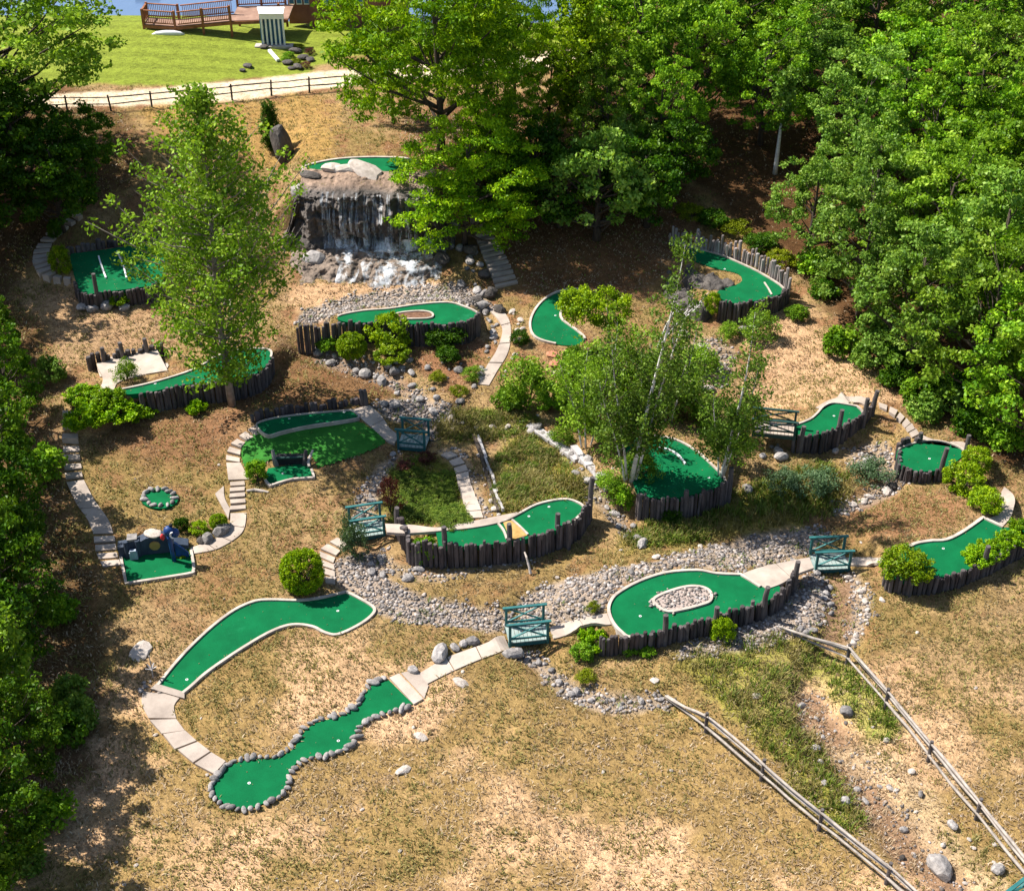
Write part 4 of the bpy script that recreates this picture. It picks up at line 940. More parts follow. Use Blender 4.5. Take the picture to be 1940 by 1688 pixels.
a1_ = ramp(nt, [(.26, (0, 0, 0)), (.40, (1, 1, 1))], vo.outputs['Distance']); a2_ = ramp(nt, [(.44, (0, 0, 0)), (.62, (.72, .72, .72))], noise(nt, 1.5, 5, .7, tc))
nt.links.new(mix(nt, a1_, a2_, 1.0, 'MULTIPLY'), b.inputs['Alpha']); M['foam'] = m
def water_strip(name, x0, w0, x1, w1, t0, t1, k=40, off=.07, wob=.1):
    tt = np.linspace(t0, t1, k); f = (tt - t0) / (t1 - t0 + 1e-9)
    xc = x0 + (x1 - x0) * f + (vnoise(f * 5, np.full(k, x0 * 3), 3) - .5) * wob; w = (w0 + (w1 - w0) * f) * (.7 + .6 * vnoise(f * 9, np.full(k, x1 * 5), 8))
    m5 = 7; U = np.linspace(-.5, .5, m5); Xs = xc[:, None] + U[None] * w[:, None]; Ts = np.repeat(tt[:, None], m5, 1)
    P = wf(Xs, Ts, off); ii = np.arange(k * m5).reshape(k, m5); Fq = np.stack([ii[:-1, :-1], ii[:-1, 1:], ii[1:, 1:], ii[1:, :-1]], -1).reshape(-1, 4)
    me = npmesh(name, P.reshape(-1, 3) - V0, Fq, M['foam' if 'foam' in name else 'water'], None, True)
    uv = me.uv_layers.new(name='UVMap'); base = np.stack([Xs, Ts * 6], -1).reshape(-1, 2)[Fq.ravel()]; uv.data.foreach_set('uv', base.ravel().astype(np.float32))
    return link(name, me, wr)
X = lambda u: at_z(u, 362, zP)[0]
rw = random.Random(5)
for u in (612, 622, 633, 646, 655, 668, 676, 690, 697, 709, 720, 738, 755, 772, 790, 806):
    w = rw.uniform(.10, .26); water_strip('water_stream', X(u), w * .6, X(u) + rw.uniform(-.1, .1), w * 1.5, rw.uniform(.78, .83), .40)
for u, w in ((648, .9), (662, .5), (700, 1.0), (725, 1.1), (752, 1.5), (775, 1.2), (800, 1.2), (825, 1.0), (845, .6)):
    water_strip('foam_apron', X(u), w, X(u) + .1, w * .9, .48, rw.uniform(.02, .1), 40, .08, .5)
# pale ledge rocks on the lip
for u, v, s, l in ((628, 322, 21, 'pale peaked rock on the left of the waterfall top'), (654, 324, 20, 'flat pale rock in the middle of the waterfall top'), (690, 328, 26, 'broad pale rock on the right of the waterfall top'), (588, 336, 18, 'dark grey rock on the left corner of the waterfall top')):
    p = at_z(u, v, zP + .05); rock(0, 0, s, l, None, PALE if 'pale' in l else ROCKS, p=p, zs=.55, xs=1.4)
for u, v, s, l in ((574, 372, 22, 'craggy pale rock at the upper left side of the waterfall'), (585, 400, 20, 'craggy rock halfway down the left side of the waterfall'), (596, 500, 24, 'brown rock at the left foot of the waterfall'), (835, 500, 22, 'dark rock at the right foot of the waterfall'), (930, 560, 15, 'dark wet boulder beside the shaded stone steps'), (918, 525, 16, 'dark wet rock against the middle of the shaded stone steps'), (905, 575, 16, 'dark rock between the shaded stone steps and the waterfall green'), (945, 590, 12, 'small dark rock at the foot of the shaded stone steps'), (893, 480, 17, 'dark boulder beside the upper part of the shaded stone steps')):
    rock(u, v, s, l, None, ROCKS, zs=1.1)
rocks_along([(640, 490), (690, 484), (720, 500), (770, 486), (815, 494)], 26, (.08, .2), 'dark wet stone poking out of the foam below the cliff', 'stones in the waterfall foam', .35, [rockmesh('wet_rock', 150 + i, M['darkrock'], .8) for i in range(3)])
rocks_along([(640, 520), (700, 524), (760, 520), (830, 515)], 22, (.12, .3), 'small wet stone at the foot of the waterfall apron', 'stones at the waterfall foot', .3)
rocks_along([(850, 440), (872, 470), (892, 505), (905, 540), (918, 580)], 46, (.16, .42), 'grey stone stacked in the rockwork between the waterfall and the shaded steps', 'rockwork beside the shaded steps', .4, ROCKS, .9, 'stacked_stone')
rocks_along([(922, 585), (936, 620), (930, 660), (910, 700), (896, 735)], 34, (.1, .26), 'grey stone along the left side of the path below the waterfall green', 'stones left of the lower waterfall path', .18, ROCKS, .85, 'stacked_stone')
rocks_along([(968, 590), (982, 620), (978, 670), (955, 715)], 24, (.1, .24), 'stone along the right side of the path below the waterfall green', 'stones right of the lower waterfall path', .15, PALE, .85, 'stacked_stone')
rocks_along([(1530, 1330), (1580, 1400), (1625, 1470), (1690, 1550), (1760, 1640)], 40, (.05, .2), 'stone lying in the dry stream bed between the two rail fences', 'stones in the dry stream bed', .7, ROCKS, .85, 'gully_stone')
rocks_along([(1640, 1420), (1720, 1490), (1800, 1570), (1880, 1660)], 30, (.05, .17), 'pale stone on the sandy right bank of the dry stream', 'stones on the right bank of the dry stream', .6, PALE, .7, 'gully_stone')
# gravity-fed spout of the two-level green's wall
# rock slab island on the hooked green and the cliff under it
def prism_rock(name, px, z0, z1, mat, label, cat):
    line = [at_z(a, b, z1) for a, b in smooth(px, 3)]
    c = np.mean([p[:2] for p in line], 0); x0, y0 = np.min([p[:2] for p in line], 0); x1, y1 = np.max([p[:2] for p in line], 0)
    gx, gy = np.meshgrid(np.arange(x0 - .3, x1 + .3, .1), np.arange(y0 - .3, y1 + .3, .1)); sd = signed(gx, gy, line) + (fbm(gx * 2, gy * 2, 3) - .5) * .5
    f = sstep(-sd / .25 + .35); ridg = np.abs(fbm(gx * 1.6 + gy * .7, gy * 2.4, 12, 5) - .5) * 2
    z = z0 + (z1 - z0) * f * (.75 + .5 * ridg) ; ii = np.arange(gx.size).reshape(gx.shape); ok = sd < .2; q = ok[:-1, :-1] & ok[1:, 1:] & ok[:-1, 1:] & ok[1:, :-1]
    Fq = np.stack([ii[:-1, :-1], ii[:-1, 1:], ii[1:, 1:], ii[1:, :-1]], -1)[q]
    o = link(name, npmesh(name, np.stack([gx - c[0], gy - c[1], z - z0], -1).reshape(-1, 3), Fq, mat)); o.location = (c[0], c[1], z0); return tag(o, label, cat)
zN = GREENS['N']['z']
prism_rock('rock_outcrop', [(1300, 500), (1335, 507), (1388, 522), (1395, 532), (1372, 540), (1345, 540), (1310, 524), (1292, 510)], zN - 1.0, zN + .3, M['darkrock'], 'jagged dark rock outcrop inside the bend of the hooked green', 'rock')
prism_rock('rock_outcrop', [(1262, 512), (1295, 520), (1338, 552), (1352, 576), (1330, 586), (1285, 574), (1258, 545)], G(1290, 590)[2] - .6, zN - .3, M['darkrock'], 'dark rock bank in shade below the hooked green, left of its log wall', 'rock')
# weathered timbers of the stony chute and the sunken gutter
def timbers(label, px, n, w, length, mat, name='timber_edging', seed=1):
    r = random.Random(seed); line = [G(*p) for p in smooth(px, 3, False)]; P, L = resample(line, n=n + 1); root = empty(name, P[0], label, 'timbers'); o0 = Vector(P[0])
    for i in range(n):
        a = Vector(P[i]) - o0; b_ = Vector(P[i + 1]) - o0; d = (b_ - a).normalized() * .12; mb = MB()
        mb.bar(a - d + Vector((r.uniform(-.08, .08), r.uniform(-.08, .08), .1)), b_ + d + Vector((r.uniform(-.08, .08), r.uniform(-.08, .08), .12)), w * r.uniform(.8, 1.2), .16); build(mb, 'timber', M[mat], root)
    return root
timbers('long grey weathered plank chute running down right of the meadow', [(1008, 812), (1050, 842), (1092, 872)], 3, .45, 1, 'foil')
timbers('tilted grey planks beside the birches at the lower end of the chute', [(1090, 850), (1120, 890), (1148, 930)], 2, .4, 1, 'foil', seed=4)
timbers('sunken weathered timber gutter between the curved steps and the meadow', [(900, 832), (915, 880), (928, 930), (940, 972)], 4, .14, 1, 'bark')
timbers('second timber of the gutter, nearest the meadow', [(908, 832), (924, 878), (936, 928), (950, 968)], 4, .1, 1, 'foil', seed=3)
# flagstones
for i, (u, v, s) in enumerate(((1046, 672, 11), (1050, 690, 12))):
    rock(u, v, s, ('reddish flagstone just below the crescent green', 'larger reddish flagstone second below the crescent green')[i], pool=[rockmesh('flagstone', 90 + i, M['redstone'], .4)], zs=.4, name='flagstone', cat='stone')
# water spout
p = G(1000, 1070); z = GREENS['G']['z']; a = at_z(994, 1034, z); mb = MB(); q = Vector(p)
sp = [Vector((a[0], a[1] - .12, z - .25)), Vector((a[0] + .08, a[1] - .4, z - .3)), Vector((a[0] + .2, a[1] - .62, z - .7)), Vector((a[0] + .25, a[1] - .7, p[2] + .1))]
mb.tube([s - q for s in sp], [.035, .045, .05, .07], 8); o = build(mb, 'water_spout', M['palerock'], None); o.location = p; tag(o, 'thin pale spout of water falling from the middle of the curved log wall', 'water spout')

# ------------------------------------------------------------------ obstacle of green C
zC = GREENS['C']['z']; PC = lambda u, v, z=zC: Vector(at_z(u, v, z))
a, e = PC(226, 1052), PC(358, 1038); d = (e - a); L = d.length; ang = math.atan2(d.y, d.x); org = (a + e) / 2
ob = empty('obstacle_wall', org, 'dark blue grey obstacle wall with low pillars and a hole, topped by a white boulder', 'obstacle', None, ang)
prof_ = [(-L / 2, .5), (-L * .36, .55), (-L * .34, .72), (-L * .24, .75), (-L * .22, .62), (-L * .08, .85), (0, .85), (L * .18, .8), (L * .3, .42), (L / 2, .25)]
mb = MB(); n = len(prof_)
vs = [(x, -.16, 0) for x, h in prof_] + [(x, -.13, h) for x, h in prof_] + [(x, .35, h) for x, h in prof_] + [(x, .4, 0) for x, h in prof_]
fs = []
for i in range(n - 1): fs += [(i, i + 1, n + i + 1, n + i), (n + i, n + i + 1, 2 * n + i + 1, 2 * n + i), (2 * n + i, 2 * n + i + 1, 3 * n + i + 1, 3 * n + i)]
fs += [(0, n, 2 * n, 3 * n), (n - 1, 4 * n - 1, 3 * n - 1, 2 * n - 1)]
mb.add(vs, fs); build(mb, 'wall', M['navy'], ob)
for x in (-L * .37, -L * .21):
    mb = MB(); mb.tube([(x, -.14, 0), (x, -.14, .4), (x, -.12, .8)], [.14, .13, .11], 10, rr=.05); build(mb, 'pillar', M['navy'], ob)
mb = MB(); mb.box((-L * .28, .1, .8), (.42, .42, .12)); build(mb, 'cap_stone', M['rock'], ob)
mb = MB(); mb.tube([(L * .03, -.19, .44), (L * .03, -.15, .44)], [.22, .24], 14); build(mb, 'hole_front', M['straw'], ob)
mb = MB(); mb.box((-L * .28, -.32, .16), (.34, .2, .42)); mb.box((-L * .28, -.34, .42), (.26, .16, .1)); build(mb, 'ball_return', simple('grey_metal', (.22, .26, .32), (.42, .48, .55), 3, .4, .1), ob)
p = org + Vector((.05, .12, .86)); rock(0, 0, 14, 'white rounded boulder lying on top of the dark obstacle wall', None, [rockmesh('boulder', 77, M['palerock'], .6, 3, 3)], p=tuple(p), zs=.6, xs=1.25, sink=.4)
p = PC(330, 1062); po = empty('blue_obstacle_post', p, 'blue painted obstacle post with a round head, white curved mark and red knob', 'obstacle post')
mb = MB(); mb.tube([(0, 0, 0), (-.02, .02, .5), (-.05, .06, 1.1), (-.02, .1, 1.45)], [.10, .085, .10, .16], 10); build(mb, 'shaft', M['bluepaint'], po, smooth=True)
mb = MB(); mb.ball((-.04, .1, 1.55), (.23, .21, .23), 14, 9); build(mb, 'head', M['bluepaint'], po, smooth=True)
mb = MB(); mb.tube([(.2 + .16 * math.cos(t), -.09, 1.45 + .16 * math.sin(t)) for t in np.linspace(1.7, 4.6, 9)], [.02] + [.04] * 7 + [.02], 6); build(mb, 'white_mark', M['white'], po)
mb = MB(); mb.ball((-.32, 0, 1.28), (.10, .09, .17), 10, 7); build(mb, 'knob', M['red'], po, smooth=True)
mb = MB(); mb.ball((.06, .15, 1.8), (.09, .09, .08), 8, 6); build(mb, 'cap', M['dark'], po, smooth=True)
mb = MB(); mb.ball((.2, .12, 1.42), (.2, .14, .24), 10, 7); mb.prism([(.05, .22), (.6, .26), (.6, .34), (.05, .34)], 0, [.8, .2, .2, .8]); build(mb, 'side_board', M['bluepaint'], po)
# gap at the back of green E
zE = GREENS['E']['z']; p = Vector(at_z(550, 880, zE)); ob2 = empty('tunnel_mouth', p, 'dark tunnel mouth in the turf mound behind the small square green', 'tunnel')
w = (at_z(580, 876, zE)[0] - at_z(524, 883, zE)[0])
mb = MB(); mb.box((0, .22, .14), (w, .4, .36)); build(mb, 'opening_shade', M['dark'], ob2)  # solid near-black block stands in for the darkness inside the tunnel
mb = MB(); mb.bar((-w / 2, .0, .36), (w / 2, .05, .38), .1, .08); build(mb, 'lintel', M['darkgreen'], ob2)
for s, mt in ((-1, 'rock'), (1, 'log')):
    mb = MB(); mb.tube([(s * w / 2, 0, -.05), (s * (w / 2 + .05), 0, .35), (s * (w / 2 + .1), .1, .75)], [.13, .11, .07], 8, rr=.1); build(mb, 'side_post', M[mt], ob2, col=(mt == 'log'))
p = Vector(at_z(586, 886, zE)); mb = MB(); mb.tube([(0, 0, .05), (-.08, .25, .2), (.02, .5, .3), (.12, .72, .5)], [.09, .08, .07, .05], 7, rr=.12); o = build(mb, 'driftwood', M['palerock']); o.location = p; tag(o, 'pale crooked driftwood at the right side of the small square green', 'driftwood')
p = Vector(G(488, 933)); mb = MB(); mb.tube([(-.5, .05, .05), (-.15, .1, .08), (.2, .02, .07), (.5, -.04, .05)], [.05, .08, .08, .04], 7, rr=.15); o = build(mb, 'driftwood', M['palerock']); o.location = p; tag(o, 'pale driftwood lying on the lawn below the small square green', 'driftwood')
# flower of metal, gravel heap beside green B
p = Vector(G(290, 1284)); mb = MB(); mb.tube([(0, 0, 0), (.02, 0, .7), (0, .02, 1.15)], [.03, .025, .02], 6)
for k in range(5): mb.bar((0, 0, .45), (.22 * math.cos(k * 1.26), .22 * math.sin(k * 1.26), .6), .05, .02)
o = build(mb, 'sign_stake', M['foil']); o.location = p; tag(o, 'thin stake with small grey leaves beside the tee of the long green', 'stake')
pebbles('tee_gravel', [([G(*q)[:2] for q in smooth([(258, 1296), (280, 1286), (300, 1296), (322, 1310), (280, 1316), (262, 1318), (252, 1308)], 2)], 1.0)], 60, (.05, .12), 16)

# ------------------------------------------------------------------ far side: deck, lodge, white stand, planted bank
def wood_rail(mb, a, b_, h, mbb, sp=.14):
    a = Vector(a); b_ = Vector(b_); n = max(2, int((b_ - a).length / sp)); up = Vector((0, 0, h))
    mb.bar(a + up, b_ + up, .13, .06); mb.bar(a + Vector((0, 0, .12)), b_ + Vector((0, 0, .12)), .06, .08)
    for i in range(1, n):
        q = a.lerp(b_, i / n); mbb.bar(q + Vector((0, 0, .12)), q + up, .035, .035)
zl = 4.15
def LW(u, v, z): return Vector(at_z(u, v, z))
d0 = G(420, 62); zd = d0[2]
dk = empty('wooden_deck', (d0[0], d0[1], zd), 'reddish brown wooden deck with a railed ramp above the lawn by the lake', 'deck'); o0 = Vector(dk.location)
A1, A2, A3, A4 = LW(272, 46, zd + .55), LW(332, 50, zd + .6), LW(437, 40, zd + 1.15), LW(530, 36, zd + 1.25)
wd = Vector((0, 2.6, 0))
for nm, p, q in (('ramp_floor', A1, A2), ('ramp_floor', A2, A3), ('deck_floor', A3, A4 + Vector((.6, 0, 0)))):
    mb = MB(); dd = (1.5 if nm == 'ramp_floor' else 3.2); mb.ribbon([p + Vector((0, dd, 0)) - o0, q + Vector((0, dd, 0)) - o0], [p - o0, q - o0], .14)
    build(mb, nm, M['deckfloor'], dk)
    mb = MB(); mb.bar(p - o0 + Vector((0, -.04, -.16)), q - o0 + Vector((0, -.04, -.16)), .08, .22); build(mb, 'joist', M['deckwood'], dk)
for nm, p, q in (('railing', A1, A2), ('railing', A2 + Vector((.2, 0, 0)), A3), ('railing', A1 + Vector((0, 1.5, 0)), A2 + Vector((0, 1.5, 0))), ('railing', A2 + Vector((.2, 1.5, 0)), A3 + Vector((0, 1.5, 0))), ('railing', A3 + Vector((0, 3.2, 0)), A4 + Vector((0, 3.2, 0))), ('railing', A1, A1 + Vector((0, 1.5, 0)))):
    mb = MB(); mbb = MB(); wood_rail(mb, p - o0, q - o0, 1.0, mbb); r_ = build(mb, nm, M['deckwood'], dk); build(mbb, 'balusters', M['deckwood'], r_)
for p in (A1, A2, A3, A4, A2.lerp(A3, .5), A1 + Vector((0, 1.5, 0)), A2 + Vector((0, 1.5, 0)), A3 + Vector((0, 3.2, 0)), A4 + Vector((0, 3.2, 0)), A3.lerp(A4, .5) + Vector((0, 3.2, 0))):
    mb = MB(); mb.box((p.x - o0.x, p.y - o0.y - .03, (p.z + 1.1 + zd - .4) / 2 - o0.z), (.15, .15, p.z + 1.1 - zd + .4)); build(mb, 'post', M['deckwood'], dk)
# lodge
lb = G(600, 62); lz = lb[2]; lo = empty('lodge', (lb[0], lb[1], lz), 'reddish brown wooden lodge with white windows, half hidden by the tree', 'building')
x0 = at_z(536, 40, lz + 1)[0] - lb[0]
mb = MB(); mb.box((x0 + 5.2, 5.2, 2.2), (7, 7, 4.9)); build(mb, 'wall', M['siding'], lo)
mb = MB(); mb.box((x0 + .9, 4.2, 1.9), (1.6, 4.6, 3.8)); build(mb, 'porch_wall', M['siding'], lo)
mb = MB(); mb.ribbon([(x0 + 1.2, 1.0, 4.5), (x0 + 9.2, 1.0, 4.5)], [(x0 + 1.2, 5.2, 6.8), (x0 + 9.2, 5.2, 6.8)][::1], .2); mb.ribbon([(x0 + 1.2, 5.25, 6.8), (x0 + 9.2, 5.25, 6.8)], [(x0 + 1.2, 9.4, 4.5), (x0 + 9.2, 9.4, 4.5)], .2); build(mb, 'roof', M['roof'], lo)
for k in range(3):
    mb = MB(); mb.box((x0 + .4 + k * .55, 1.84, 2.1), (.42, .1, 1.3)); wn = build(mb, 'window', M['white'], lo)
    mb = MB(); mb.box((x0 + .4 + k * .55, 1.78, 2.1), (.3, .06, 1.1)); build(mb, 'pane', M['bluepanel'], wn)
for k in range(2):
    mb = MB(); mb.box((x0 + 3.2 + k * 2.0, 1.66, 2.1), (.95, .1, 1.35)); wn = build(mb, 'window', M['white'], lo)
    mb = MB(); mb.box((x0 + 3.2 + k * 2.0, 1.6, 2.1), (.78, .06, 1.15)); build(mb, 'pane', M['bluepanel'], wn)
# white slatted stand
sb = G(520, 90); sr = empty('white_slatted_stand', sb, 'white stand with five slats over blue panels and a sloping white top', 'stand')
W = 40 / scale_at(sb); Hh = 62 / (scale_at(sb) * .94)
mb = MB(); mb.box((0, .42, Hh * .45), (W * .94, .06, Hh * .86)); build(mb, 'back_panel', M['bluepanel'], sr)
mb = MB(); mb.box((-W / 2 - .1, .5, Hh * .45), (.06, 1.0, Hh * .9)); build(mb, 'side_panel', M['bluepanel'], sr)
for k in range(6):
    mb = MB(); mb.box((-W / 2 + W * k / 5, 0, Hh * .45), (.12, .09, Hh * .9)); build(mb, 'slat', M['white'], sr)
mb = MB(); mb.box((0, 0, Hh * .9), (W + .2, .12, .4)); build(mb, 'fascia', M['white'], sr)
mb = MB(); mb.ribbon([(-W / 2 - .4, 1.1, Hh * 1.02), (W / 2 + .05, 1.1, Hh * 1.02)], [(-W / 2 - .1, -.1, Hh * .98), (W / 2 + .1, -.1, Hh * .98)], .08); build(mb, 'roof', M['white'], sr)
mb = MB(); mb.box((0, 0, .08), (W + 1.2, .7, .16)); build(mb, 'base', M['palerock'], sr)
# upturned white boat below the ramp, grey slide, white pole
p = G(318, 66); mb = MB(); prf = [(-1.15, .02), (-.8, .2), (-.2, .28), (.4, .27), (.9, .18), (1.2, .02)]
for i in range(1): mb.tube([(x, 0, h * .35) for x, h in prf], [.03, .15, .2, .2, .14, .03], 12)
o = build(mb, 'upturned_boat', M['white'], None, smooth=True); o.location = p; tag(o, 'small white upturned boat lying below the deck ramp', 'boat')
p = Vector(G(527, 118)); q = Vector(G(511, 104)); mb = MB(); mb.bar((0, 0, .12), (q - p) + Vector((0, 0, .3)), .22, .16); o = build(mb, 'white_pole', M['white']); o.location = p; tag(o, 'white pole lying on the planted bank below the slatted stand', 'pole')
for i, (u, v, s) in enumerate(((500, 92, 9), (545, 90, 9), (560, 100, 13), (575, 112, 12), (545, 122, 12), (588, 116, 11), (566, 130, 13), (552, 132, 8), (470, 128, 11), (460, 136, 8))):
    rock(u, v, s, ['dark stone at the left foot of the white stand', 'dark stone at the right foot of the white stand', 'dark slate rock topmost on the planted bank', 'dark slate rock beside the orange flowers on the bank', 'dark rock touching the lower end of the white pole', 'dark rock below the orange flowers', 'dark rock lowest on the planted bank by the road', 'small dark rock left of the lowest bank rock', 'brown rock pile stone on the lawn above the road', 'small brown rock on the lawn edge just above the road'][i], None, [rockmesh('dark_rock', 120 + i, M['darkrock'], .6, 2, 9)], zs=.7)
p = G(280, 5); p = (p[0], p[1], LAKE); mb = MB(); mb.box((0, 0, .15), (1.9, .8, .3)); mb.box((0, 0, .35), (.8, .6, .25)); o = build(mb, 'blue_float', M['bluepaint']); o.location = at_z(280, -3, LAKE); tag(o, 'dark blue float on the lake, cut off by the top edge', 'float')

# ------------------------------------------------------------------ vegetation
def unit(a): return a / (np.linalg.norm(a, axis=-1, keepdims=True) + 1e-9)
def leaf_cloud(name, C, n, spread, size, mat, r, aspect=.55, up=.6, var=None, outward=None, clumpvar=.45):
    """leaves (small folded diamonds) scattered round the points C"""
    C = np.asarray(C, float); K = len(C); sp = np.broadcast_to(np.asarray(spread, float), (K, 3)) if np.ndim(spread) < 2 else spread
    cv = r.random(K) if var is None else var
    rep = np.repeat(np.arange(K), n); T = len(rep)
    o = r.normal(size=(T, 3)); o = unit(o) * (r.random((T, 1)) ** .45); P = C[rep] + o * sp[rep]
    Nn = unit(r.normal(size=(T, 3)) + o * .6 + np.array([0, 0, up])); A = unit(np.cross(Nn, r.normal(size=(T, 3)))); B = np.cross(Nn, A)
    L = size * (.65 + .7 * r.random((T, 1))); W = L * aspect
    V = np.stack([P - A * L * .5, P + B * W * .5 + Nn * L * .08, P + A * L * .5, P - B * W * .5 + Nn * L * .08], 1).reshape(-1, 3)
    F_ = np.arange(T * 4).reshape(T, 4)
    t = np.clip(cv[rep] * clumpvar + r.random(T) * (1 - clumpvar), 0, 1)
    return npmesh(name, V, F_, mat, np.repeat(t, 4))
def crown_pts(K, rx, ry, rz, cz, r, lobes=7, inner=.45, bottom=-.75, lump=.28):
    d = unit(r.normal(size=(K * 3, 3))); d = d[d[:, 2] > bottom][:K]
    ld = unit(r.normal(size=(lobes, 3))); m = np.max(d @ ld.T, 1); f = (1 - lump) + lump * 1.6 * sstep((m - .45) / .5)
    rad = f * (inner + (1 - inner) * r.random(len(d)) ** .5)
    return d * rad[:, None] * np.array([rx, ry, rz]) + np.array([0, 0, cz])
def limbs(mb, C, h, trunk, r0, n, r, rise=.35):
    sel = r.choice(len(C), min(n, len(C)), replace=False)
    for i in sel:
        c = C[i]; z0 = max(.12 * h, c[2] - rise * np.hypot(c[0], c[1]) - .12 * h); z0 = min(z0, .85 * h)
        f = z0 / h; b_ = np.array(trunk(f)); m_ = (b_ + c) / 2 + np.array([0, 0, -.06 * h * .5]) + r.normal(size=3) * .12
        q = r0 * (1 - f) * .5 + .015; mb.tube([b_, m_, c], [q, q * .6, q * .22], 5, False)
def add_tree(name, tm, cm, loc, sc, rz, label, cat, group, tname='trunk', cname='crown'):
    o = empty(name, loc, label, cat, group, rz); o.scale = sc if hasattr(sc, '__len__') else (sc, sc, sc)
    if tm: link(tname, tm, o)
    link(cname, cm, o); return o
def trunkfn(h, lean, wob, seed):
    a = random.Random(seed); px, py = a.uniform(-1, 1), a.uniform(-1, 1)
    return lambda f: (lean[0] * f * h + wob * math.sin(f * 4 + px * 3) * f, lean[1] * f * h + wob * math.cos(f * 3.3 + py * 3) * f, f * h)
def broad(seed, h, rx, leaf, K=150, n=85, size=.24, clump=(.62, .62, .3), cz=.58, rz=.46, bark='bark', lob=8, top=.82, r0=.17, inner=.45, lump=.28, asp=.6, up=.55):
    r = np.random.default_rng(seed); tf = trunkfn(h, (r.normal() * .02, r.normal() * .02), .25, seed)
    C = crown_pts(K, rx, rx, h * rz, h * cz, r, lob, inner, -.75, lump)
    C[:, :2] += np.array([tf(z / h)[:2] for z in np.clip(C[:, 2], 0, h)])
    mb = MB(); fs = np.linspace(0, top, 8); mb.tube([tf(f) for f in fs], [r0 * (1 - f * .85) * (1.25 if f == 0 else 1) for f in fs], 8)
    limbs(mb, C, h, tf, r0, 34, r)
    return mb.mesh('trunk', M[bark], True), leaf_cloud('crown', C, n, clump, size, M[leaf], r, asp, up)
def tiered(seed, h, rx, leaf='leaf_pine', levels=11, per=8, n=46, size=.22, z0=.16, droop=-.02, flat=.12, bark='bark', cl=.5, asp=.4, powr=.75):
    r = np.random.default_rng(seed); tf = trunkfn(h, (0, 0), .15, seed); mb = MB(); C = []; sp = []; var = []
    fs = np.linspace(0, .99, 8); mb.tube([tf(f) for f in fs], [.2 * h / 10 * (1.04 - f) for f in fs], 8)
    for i in range(levels):
        f = z0 + (1 - z0) * (i + r.random() * .5) / levels; base = np.array(tf(f)); R_ = rx * (1 - (f - z0) / (1 - z0)) ** powr * (.8 + .4 * r.random()) + .25
        k = max(3, int(per * (1 - f * .35))); a0 = r.random() * 6.28
        for j in range(k):
            a = a0 + j * 6.283 / k + r.normal() * .22; L = R_ * (.65 + .45 * r.random()); d = np.array([math.cos(a), math.sin(a), 0]); up = .18 + .25 * f + droop + r.normal() * .07
            tip = base + d * L + np.array([0, 0, up * L]); mid = base + d * L * .5 + np.array([0, 0, up * L * .35])
            q = .02 + .035 * L / 3; mb.tube([base, mid, tip], [q, q * .7, q * .25], 5, False)
            m_ = max(2, int(L / .42)); v = r.random()
            for s in np.linspace(.3, 1, m_):
                c = base * (1 - s) ** 2 + 2 * s * (1 - s) * mid + s * s * tip if False else (base + (mid - base) * s * 2 if s < .5 else mid + (tip - mid) * (s - .5) * 2)
                side = np.array([-d[1], d[0], 0]) * r.normal() * .42 * cl * (1.4 - s) * 1.6
                C.append(c + side + np.array([0, 0, .05])); sp.append((cl * (1.15 - .35 * s), cl * (1.15 - .35 * s), flat + .05)); var.append(np.clip(v * .6 + r.random() * .4, 0, 1))
    return mb.mesh('trunk', M[bark], True), leaf_cloud('crown', C, n, np.array(sp), size, M[leaf], r, asp, .9, np.array(var))
def airy(seed, h, rx, leaf, nb=70, n=34, size=.16, peak=.42, z0=.1, spread=.34, bark='twig', ang=.9, r0=.14, lean=(0, 0), wob=.2, step=.55, keep=1.0, tmat=None):
    r = np.random.default_rng(seed); tf = trunkfn(h, lean, wob, seed); mb = MB(); C = []; var = []
    fs = np.linspace(0, .98, 10); mb.tube([tf(f) for f in fs], [r0 * (1.03 - f) for f in fs], 7)
    for i in range(nb):
        f = z0 + (.97 - z0) * (i + r.random()) / nb; base = np.array(tf(f))
        e = (f - z0) / (1 - z0); R_ = rx * (e / peak if e < peak else ((1 - e) / (1 - peak)) ** .8); R_ = max(.25, R_ if e >= peak else rx * (.55 + .45 * e / peak))
        L = R_ * (.55 + .55 * r.random()); a = i * 2.4 + r.normal() * .4; d = np.array([math.cos(a), math.sin(a), 0])
        tip = base + d * L + np.array([0, 0, L * ang * (.6 + .5 * r.random())]); mid = (base + tip) / 2 + np.array([0, 0, -.05 * L]) + r.normal(size=3) * .06 * L
        q = .012 + .02 * L / 2; mb.tube([base, mid, tip], [q, q * .6, q * .25], 4, False); v = r.random()
        for s in np.arange(.25, 1.01, min(.5, step / max(L, .3))):
            if r.random() > keep: continue
            c = base + (mid - base) * s * 2 if s < .5 else mid + (tip - mid) * (s - .5) * 2
            C.append(c + r.normal(size=3) * .14); var.append(np.clip(v * .5 + r.random() * .5, 0, 1))
    return mb.mesh('trunk', M[tmat or bark], True), leaf_cloud('crown', C, n, (spread, spread, spread * .8), size, M[leaf], r, .65, .35, np.array(var))
def bushmesh(seed, rx, rz, leaf, K=70, n=70, size=.12, clump=.25, inner=.6, lump=.2, cz=None, aspect=.55, bottom=-.6):
    r = np.random.default_rng(seed); C = crown_pts(K, rx, rx, rz, cz if cz is not None else rz * .95, r, 6, inner, bottom, lump)
    C[:, 2] = np.maximum(C[:, 2], .08); mb = MB()
    for c in C[r.choice(len(C), 9)]: mb.tube([(0, 0, -.1), c * .5 + np.array([0, 0, .05]), c], [.035, .025, .01], 5, False)
    return mb.mesh('stems', M['bark'], True), leaf_cloud('foliage', C, n, (clump, clump, clump * .8), size, M[leaf], r, aspect, .5)

